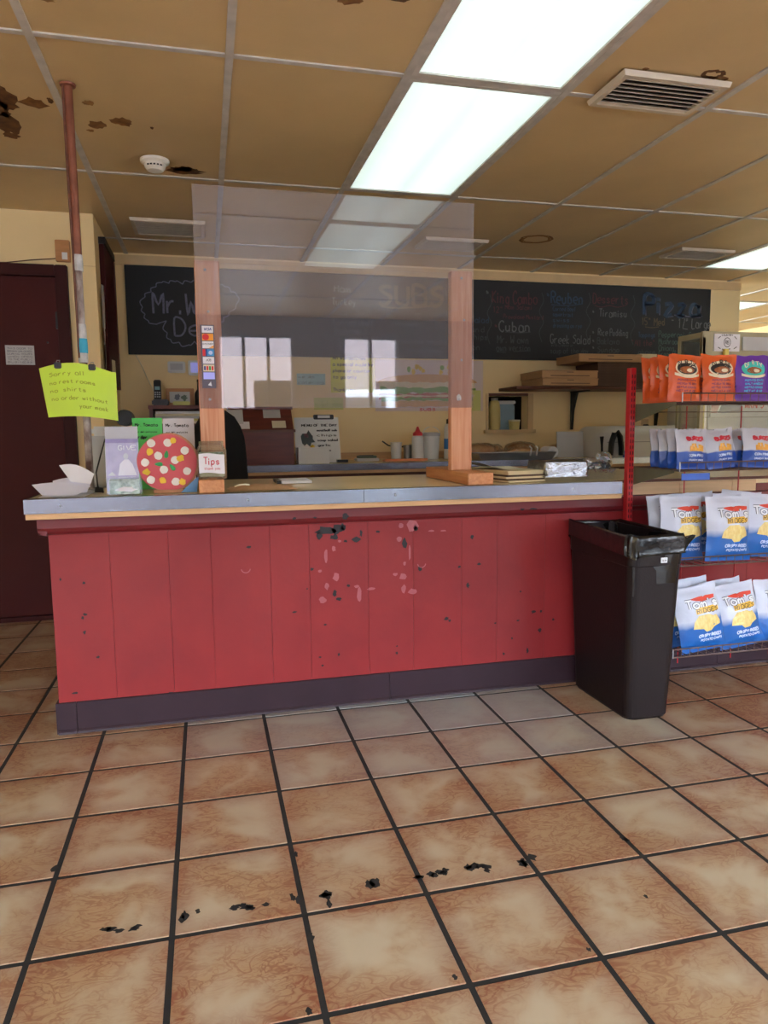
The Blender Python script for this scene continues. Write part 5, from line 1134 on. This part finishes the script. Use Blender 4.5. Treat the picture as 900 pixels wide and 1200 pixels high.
for k, (off, z) in enumerate([(-.022,.50),(-.014,.60),(-.009,.68),(-.006,.722),(-.003,.738),(.001,.742),(.004,.738),(.006,.724),(.008,.706),(.010,.688),(.012,.670),(.013,.654)]):
    ring = []
    for i, p in enumerate(prl):
        d = Vector((p[0]-LCX, (p[1]-LCY)*.5, 0)).normalized()
        n1 = noise.noise(Vector((p[0]*16, p[1]*16, k*.22))); n2 = noise.noise(Vector((p[0]*45, p[1]*45, k*.12+5))); n3 = noise.noise(Vector((p[0]*7, p[1]*7, 3.0)))
        hang = max(0, k-5)/6
        pleat = (.030*n1+.020*n2+.006)*(.4+1.5*hang)
        out = off + (max(-off*.7+.0005 if k >= 5 else -.02, pleat) if k >= 5 else pleat)
        front = p[1] < 2.45
        zo = .012*n1*(k in (3,4,5,6)) + hang*(-.016+.12*n3+.075*n1+.03*n2 + (.012 if front else 0)) + (.010*n2 if k < 4 else 0)
        back = p[1] > 2.80
        if back: out = min(out, .006)
        ring.append((p[0]+d.x*out, min(p[1]+d.y*out, 2.8535), z+zo))
    rings.append(ring)
MB().sweep(rings, True, False).build('liner', 'liner', t, smooth=True)
t.rotation_euler.z = .012

# ================================================================== SNACK RACK
RX, RY, RF = 1.812, 2.806, 2.48
RW = 1.02
SZ = [1.246, .972, .585, .205]
rk = thing('snack_rack', 'red slotted-post snack rack with four wire shelves', 'rack', (RX, RY, 0))
def upright(x):
    o = MB().box(x-.014, x+.014, RY-.016, RY+.016, .0, 1.405).build('upright', 'rack_red', rk, bevel=.002, seg=1)
    b = MB()
    for k in range(52):
        z = .06+.0255*k
        for sx in (-.006, .006): b.box(x+sx-.0022, x+sx+.0022, RY-.0172, RY-.0155, z, z+.015)
    s = b.build('slot_row', 'rack_slot', o); s['kind'] = 'stuff'
    MB().box(x-.014, x+.014, RF+.02, RY-.016, .0005, .05).build('base_foot', 'rack_red', rk, bevel=.002, seg=1)
upright(RX); upright(RX+RW)
for x in (RX+.293, RX+.582, RX+.80): MB().tube([(x, RY+.012, .05), (x, RY+.012, 1.24)], .0028, 6).build('back_rod', 'rack_red', rk)
for z in (1.214, .80, .40, .66): MB().tube([(RX, RY+.006, z), (RX+RW, RY+.006, z)], .0022, 6).build('cross_rod', 'rack_wire', rk)
for k, z in enumerate(SZ):
    s = thing('x', 'x', 'x') if False else None
    b = MB()
    nx = 25
    for i in range(nx+1): x = RX+.018+(RW-.036)*i/nx; b.tube([(x, RY-.018, z), (x, RF, z), (x, RF-.001, z+.034)], .0016, 5)
    sh_ = b.build('shelf_wires', 'rack_wire', rk); sh_['kind'] = 'stuff'
    for (y, zz_, rad) in ((RF, z, .0032), (RF-.001, z+.034, .0030), (RF+.11, z-.003, .0026), (RF+.22, z-.003, .0026), (RY-.02, z, .003)):
        MB().tube([(RX+.016, y, zz_), (RX+RW-.016, y, zz_)], rad, 6).build('shelf_rail', 'rack_wire', rk)
    for x in (RX+.016, RX+RW-.016):
        br = MB(); br.plate([(x, RY-.012, z+.002), (x, RF+.035, z+.002), (x, RF+.035, z-.008), (x, RY-.012, z-.075)], (.003, 0, 0)); br.build('bracket', 'rack_olive', rk)
    MB().box(RX+.014, RX+.018, RF-.004, RF-.001, z-.002, z+.037).build('corner_tab', 'steel_dull', rk)
tag(MB().box(1.845, 1.975, RF+.006, RF+.009, .935, .962).build('price_tag', 'bag_deepblue', origin=(1.9, RF, .945)), 'blue price tag hanging under the second wire shelf of the rack', 'price tag')

# ---- bags
def bag_surface(w, h, th, seed):
    rn = Vector((seed*3.1, seed*1.7, 0))
    def S(a, z, side):
        u = max(-1, min(1, 2*a/w)); v = max(0, min(1, z/h))
        pv = max(0, min(1, (v-.055)/.885)); prof = math.sin(PI*pv)**.55 if 0 < pv < 1 else 0
        bulge = th/2*prof*(1-abs(u)**2.6)
        n = noise.noise(Vector((u*2.2, v*3.0, side)) + rn)*.006*(.3+prof) + noise.noise(Vector((u*6, v*5, side*2)) + rn)*.0022
        edge = noise.noise(Vector((v*4, u, 7)) + rn)*.005*u
        x = a*(1-.05*prof) + edge
        top = noise.noise(Vector((u*1.6, 2, 5)) + rn)*.010*v**3
        y = side*(bulge+.0006) + n*(1 if 0 < pv < 1 else .7) + .012*noise.noise(Vector((u*1.2, 9, 1)) + rn)*v**4
        return (x, y, z + top)
    return S
def make_bag(kind, w, h, th, seed):
    """one bag, its origin at the middle of its bottom seam, front towards -y"""
    S = bag_surface(w, h, th, seed)
    nu, nv = 16, 22
    main, low, split = {'orange': ('orange_bag', 'orange_bag', 0), 'purple': ('purple_bag', 'purple_bag', 0), 'green': ('green_bag', 'green_bag', 0), 'fries': ('bag_fries', 'bag_fries', 0), 'ridges': ('bag_ridges', 'bag_ridges', 0)}[kind]
    b = MB()
    for side in (-1, 1):
        for j in range(nv):
            for i in range(nu):
                q = [S(w*((i+di)/nu-.5), h*(j+dj)/nv, side) for di, dj in ((0,0),(1,0),(1,1),(0,1))]
                wob = .04*math.sin(i*.7+seed)*(kind == 'ridges')
                b.cur = 1 if (j+.5)/nv < split + wob else 0
                b.add(q, [(0,1,2,3)])
    me = bpy.data.meshes.new('chip_bag')
    me.from_pydata(b.v, [], b.f); me.materials.append(MATS[main]); me.materials.append(MATS[low]); me.polygons.foreach_set('material_index', b.m)
    bm = bmesh.new(); bm.from_mesh(me); bmesh.ops.remove_doubles(bm, verts=bm.verts, dist=.0001); bmesh.ops.recalc_face_normals(bm, faces=bm.faces); bm.to_mesh(me); bm.free()
    me.polygons.foreach_set('use_smooth', [True]*len(me.polygons))
    o = bpy.data.objects.new('chip_bag', me); COL.objects.link(o); WL[o.name] = Vector((0,0,0))
    def F(k): return lambda x, z: (lambda p: (p[0], p[1]-.0010-.0005*k, p[2]))(S(x, z, -1))
    def art(name, m, poly, k):
        c = MB(); n = 3
        c.fan(poly, F(k)); return c.build(name, m, o)
    def strip(name, m, x0, x1, z0, z1, k, wav=0):
        c = MB(); c.grid(lambda u, v: F(k)(x0+(x1-x0)*u, z0+(z1-z0)*v + wav*math.sin(u*PI)), 10, 4); return c.build(name, m, o)
    if kind in ('orange', 'purple', 'green'):
        ov = {'orange': 'print_cream', 'purple': 'print_teal', 'green': 'print_cream'}[kind]; tx = {'orange': 'print_plum', 'purple': 'print_sky', 'green': 'print_cream'}[kind]
        art('printed_oval', ov, oval(0, h*.70, w*.36, h*.17), 1)
        art('printed_ring', 'print_black' if kind != 'purple' else 'print_teal', oval(0, h*.69, w*.31, h*.125), 2); art('printed_bowl', 'print_brown', oval(0, h*.665, w*.22, h*.075), 3); art('printed_chips', 'print_cream', oval(.01, h*.655, w*.09, h*.04), 4)
        strip('printed_banner', 'print_cream', -w*.38, w*.38, h*.545, h*.60, 3, -.010)
        for i, chx in enumerate('DIRTY'):
            q = PI*(.80-.15*i); lettering('lettering', chx, 'print_black' if kind != 'purple' else 'print_cream', o, w*.27*math.cos(q)-.006, h*.70+h*.115*math.sin(q)-.005, .013, .016, .0035, F(5))
        for i, s in enumerate(('POTATO CHIPS', 'MESQUITE BBQ' if kind == 'orange' else 'SALT VINEGAR', 'KETTLE COOKED', 'NET WT 2 OZ')): lettering('lettering', s, tx, o, -w*.28, h*(.43-.075*i), w*.56, h*.032, .0026, F(1))
    elif kind == 'fries':
        for i in range(11):
            x = -w*.20+w*.04*i+w*.05; c = MB(); zt_ = h*(.56+.06*math.sin(i*1.9)); c.grid(lambda u, v: F(1+i*.1)(x-.005+.011*u+.004*v*math.sin(i), h*.43+(zt_-h*.43)*v), 2, 5); c.build('printed_fry', 'print_fry', o)
        lettering('lettering', 'BURGER', 'print_crimson', o, -w*.22, h*.70, w*.56, h*.085, .0065, F(2), random.Random(3)); lettering('lettering', 'CORN FRIES', 'print_pale', o, -w*.20, h*.30, w*.5, h*.05, .0030, F(1)); lettering('lettering', 'CRUNCHY SNACK', 'print_pale', o, -w*.2, h*.20, w*.5, h*.035, .0022, F(1))
    else:
        ox = w*.05
        art('printed_swoosh', 'print_red', [(-w*.20, h*.82), (0, h*.84), (w*.22, h*.85), (w*.40, h*.84), (w*.38, h*.79), (w*.1, h*.76), (-w*.05, h*.78)], 1)
        lettering('logo_shadow', "Tom's", 'print_grey', o, -w*.30, h*.675, w*.74, h*.125, .0135, F(2)); lettering('logo', "Tom's", 'print_white', o, -w*.30, h*.675, w*.74, h*.125, .0076, F(3.4))
        c = MB(); c.grid(lambda u, v: F(2)(-w*.12+w*.52*u, h*.575+h*.095*v+.006*u), 8, 3); c.build('name_band', 'print_gold', o)
        lettering('lettering', 'RIDGES', 'print_goldshade', o, -w*.10, h*.590, w*.48, h*.062, .0032, F(3.2), slant=.1)
        art('printed_chip', 'print_chip', [(-w*.24, h*.36), (-w*.20, h*.46), (-w*.08, h*.55), (w*.12, h*.56), (w*.32, h*.53), (w*.40, h*.44), (w*.41, h*.38), (w*.24, h*.35), (w*.16, h*.30), (w*.04, h*.29), (-w*.02, h*.34)], 1.5)
        lettering('lettering', 'CRISPY RIDGES', 'print_pale', o, -w*.14, h*.215, w*.54, h*.040, .0044, F(2), slant=.2); lettering('lettering', 'POTATO CHIPS', 'print_pale', o, -w*.10, h*.150, w*.50, h*.032, .0030, F(2), slant=.2)
    return o
PROTO = {('orange',0): make_bag('orange', .160, .190, .040, 1), ('orange',1): make_bag('orange', .160, .190, .040, 2), ('purple',0): make_bag('purple', .158, .190, .042, 3), ('green',0): make_bag('green', .150, .180, .045, 4),
         ('fries',0): make_bag('fries', .150, .165, .045, 5), ('fries',1): make_bag('fries', .150, .165, .042, 6), ('ridges',0): make_bag('ridges', .215, .270, .060, 7), ('ridges',1): make_bag('ridges', .215, .270, .062, 8)}
USED = set()
CATB = 'bag of chips'
def bag(kind, var, x, y, z, label, tilt=.10, rz=0, lean=0, group='bags'):
    k = (kind, var); o = PROTO[k]
    if k in USED: o = dup(o)
    USED.add(k)
    o.location = (x, y, z+.004); o.rotation_euler = (-tilt, lean, rz)
    tag(o, label, CATB, {'orange': 'orange chip bags on the top shelf', 'purple': 'purple chip bags on the top shelf', 'green': 'chip bags on the top shelf', 'fries': 'corn fry bags on the second shelf', 'ridges': 'ridged chip bags on the lower shelves'}[kind])
ORD = ['front', 'second', 'third', 'fourth']
for i in range(4): bag('orange', i % 2, RX+.088+.004*(i % 2), RF+.085+.058*i, SZ[0], '%s orange chip bag in the leftmost row of the top shelf' % ORD[i] if i else 'frontmost orange chip bag in the leftmost row of the top shelf', .08, .03 if i == 0 else 0, .04 if i == 0 else 0)
for i in range(2): bag('orange', (i+1) % 2, RX+.247, RF+.075+.066*i, SZ[0], ['orange chip bag facing front, next to the purple bags', 'orange chip bag hidden behind the one next to the purple bags'][i], .08, -.03)
bag('green', 0, RX+.322, RF+.215, SZ[0], 'dark green chip bag peeking out between orange and purple bags', .08)
for i, (x, y) in enumerate(((RX+.400, RF+.070), (RX+.556, RF+.078), (RX+.402, RF+.138), (RX+.558, RF+.146))): bag('purple', 0, x, y, SZ[0], ['left front purple chip bag with a teal oval', 'right front purple chip bag at the photo edge', 'purple chip bag behind the left front purple one', 'purple chip bag behind the one at the photo edge'][i], .08, -.04+.05*(i % 2))
for i in range(4): bag('fries', i % 2, RX+.110+.004*i, RF+.045+.062*i, SZ[1], ['front', 'second', 'third', 'rearmost'][i] + ' white and blue bag in the left row of the second shelf', .16, .03-.04*i, .03)
for i, (x, y, rz, ln) in enumerate(((RX+.270, RF+.062, .06, -.08), (RX+.425, RF+.040, -.05, .05), (RX+.575, RF+.060, .04, .04), (RX+.272, RF+.130, 0, .03), (RX+.425, RF+.115, 0, -.03), (RX+.58, RF+.130, 0, .04))):
    bag('fries', i % 2, x, y, SZ[1], ['second white and blue bag from the left along the front of the second shelf', 'third white and blue bag from the left along the front of the second shelf', 'white and blue bag at the photo edge on the second shelf', 'white and blue bag behind the second one along the second shelf', 'white and blue bag behind the third one along the second shelf', 'white and blue bag behind the edge one on the second shelf'][i], .18, rz, ln)
LOW = [(RX+.120, RF+.105, .10, .05, .02, 0, 'ridged chip bag on the third shelf mostly hidden by the trash can liner'), (RX+.295, RF+.042, .08, -.02, .02, 1, 'upright ridged chip bag facing front in the middle of the third shelf'), (RX+.500, RF+.075, .12, -.08, .05, 0, 'ridged chip bag at the photo edge on the third shelf'),
       (RX+.130, RF+.192, .08, .03, -.03, 1, 'tilted ridged chip bag behind, at the left end of the third shelf'), (RX+.275, RF+.238, .03, .0, -.04, 0, 'ridged chip bag behind the front middle one on the third shelf'), (RX+.41, RF+.150, .06, 0, .03, 1, 'ridged chip bag behind, between middle and right ones on the third shelf'), (RX+.50, RF+.240, .03, .0, .10, 0, 'ridged chip bag standing rearmost near the photo edge on the third shelf')]
for (x, y, tl, rz, ln, v, lab) in LOW: bag('ridges', v, x, y, SZ[2], lab, tl, rz, ln)
BOT = [(RX+.205, RF+.045, .20, -.04, -.12, 0, 'ridged chip bag leaning left at the front of the bottom shelf'), (RX+.400, RF+.050, .22, -.05, -.13, 1, 'ridged chip bag leaning on the bottom shelf, second from the can'), (RX+.60, RF+.075, .20, .06, .02, 0, 'ridged chip bag at the photo edge on the bottom shelf'),
       (RX+.140, RF+.120, .16, .04, -.12, 1, 'ridged chip bag beside the trash can on the bottom shelf'), (RX+.26, RF+.205, .08, 0, -.10, 1, 'ridged chip bag rearmost behind the leaning one on the bottom shelf'), (RX+.40, RF+.140, .16, .02, -.10, 0, 'ridged chip bag rear middle on the bottom shelf')]
for (x, y, tl, rz, ln, v, lab) in BOT: bag('ridges', v, x, y, SZ[3], lab, tl, rz, ln)
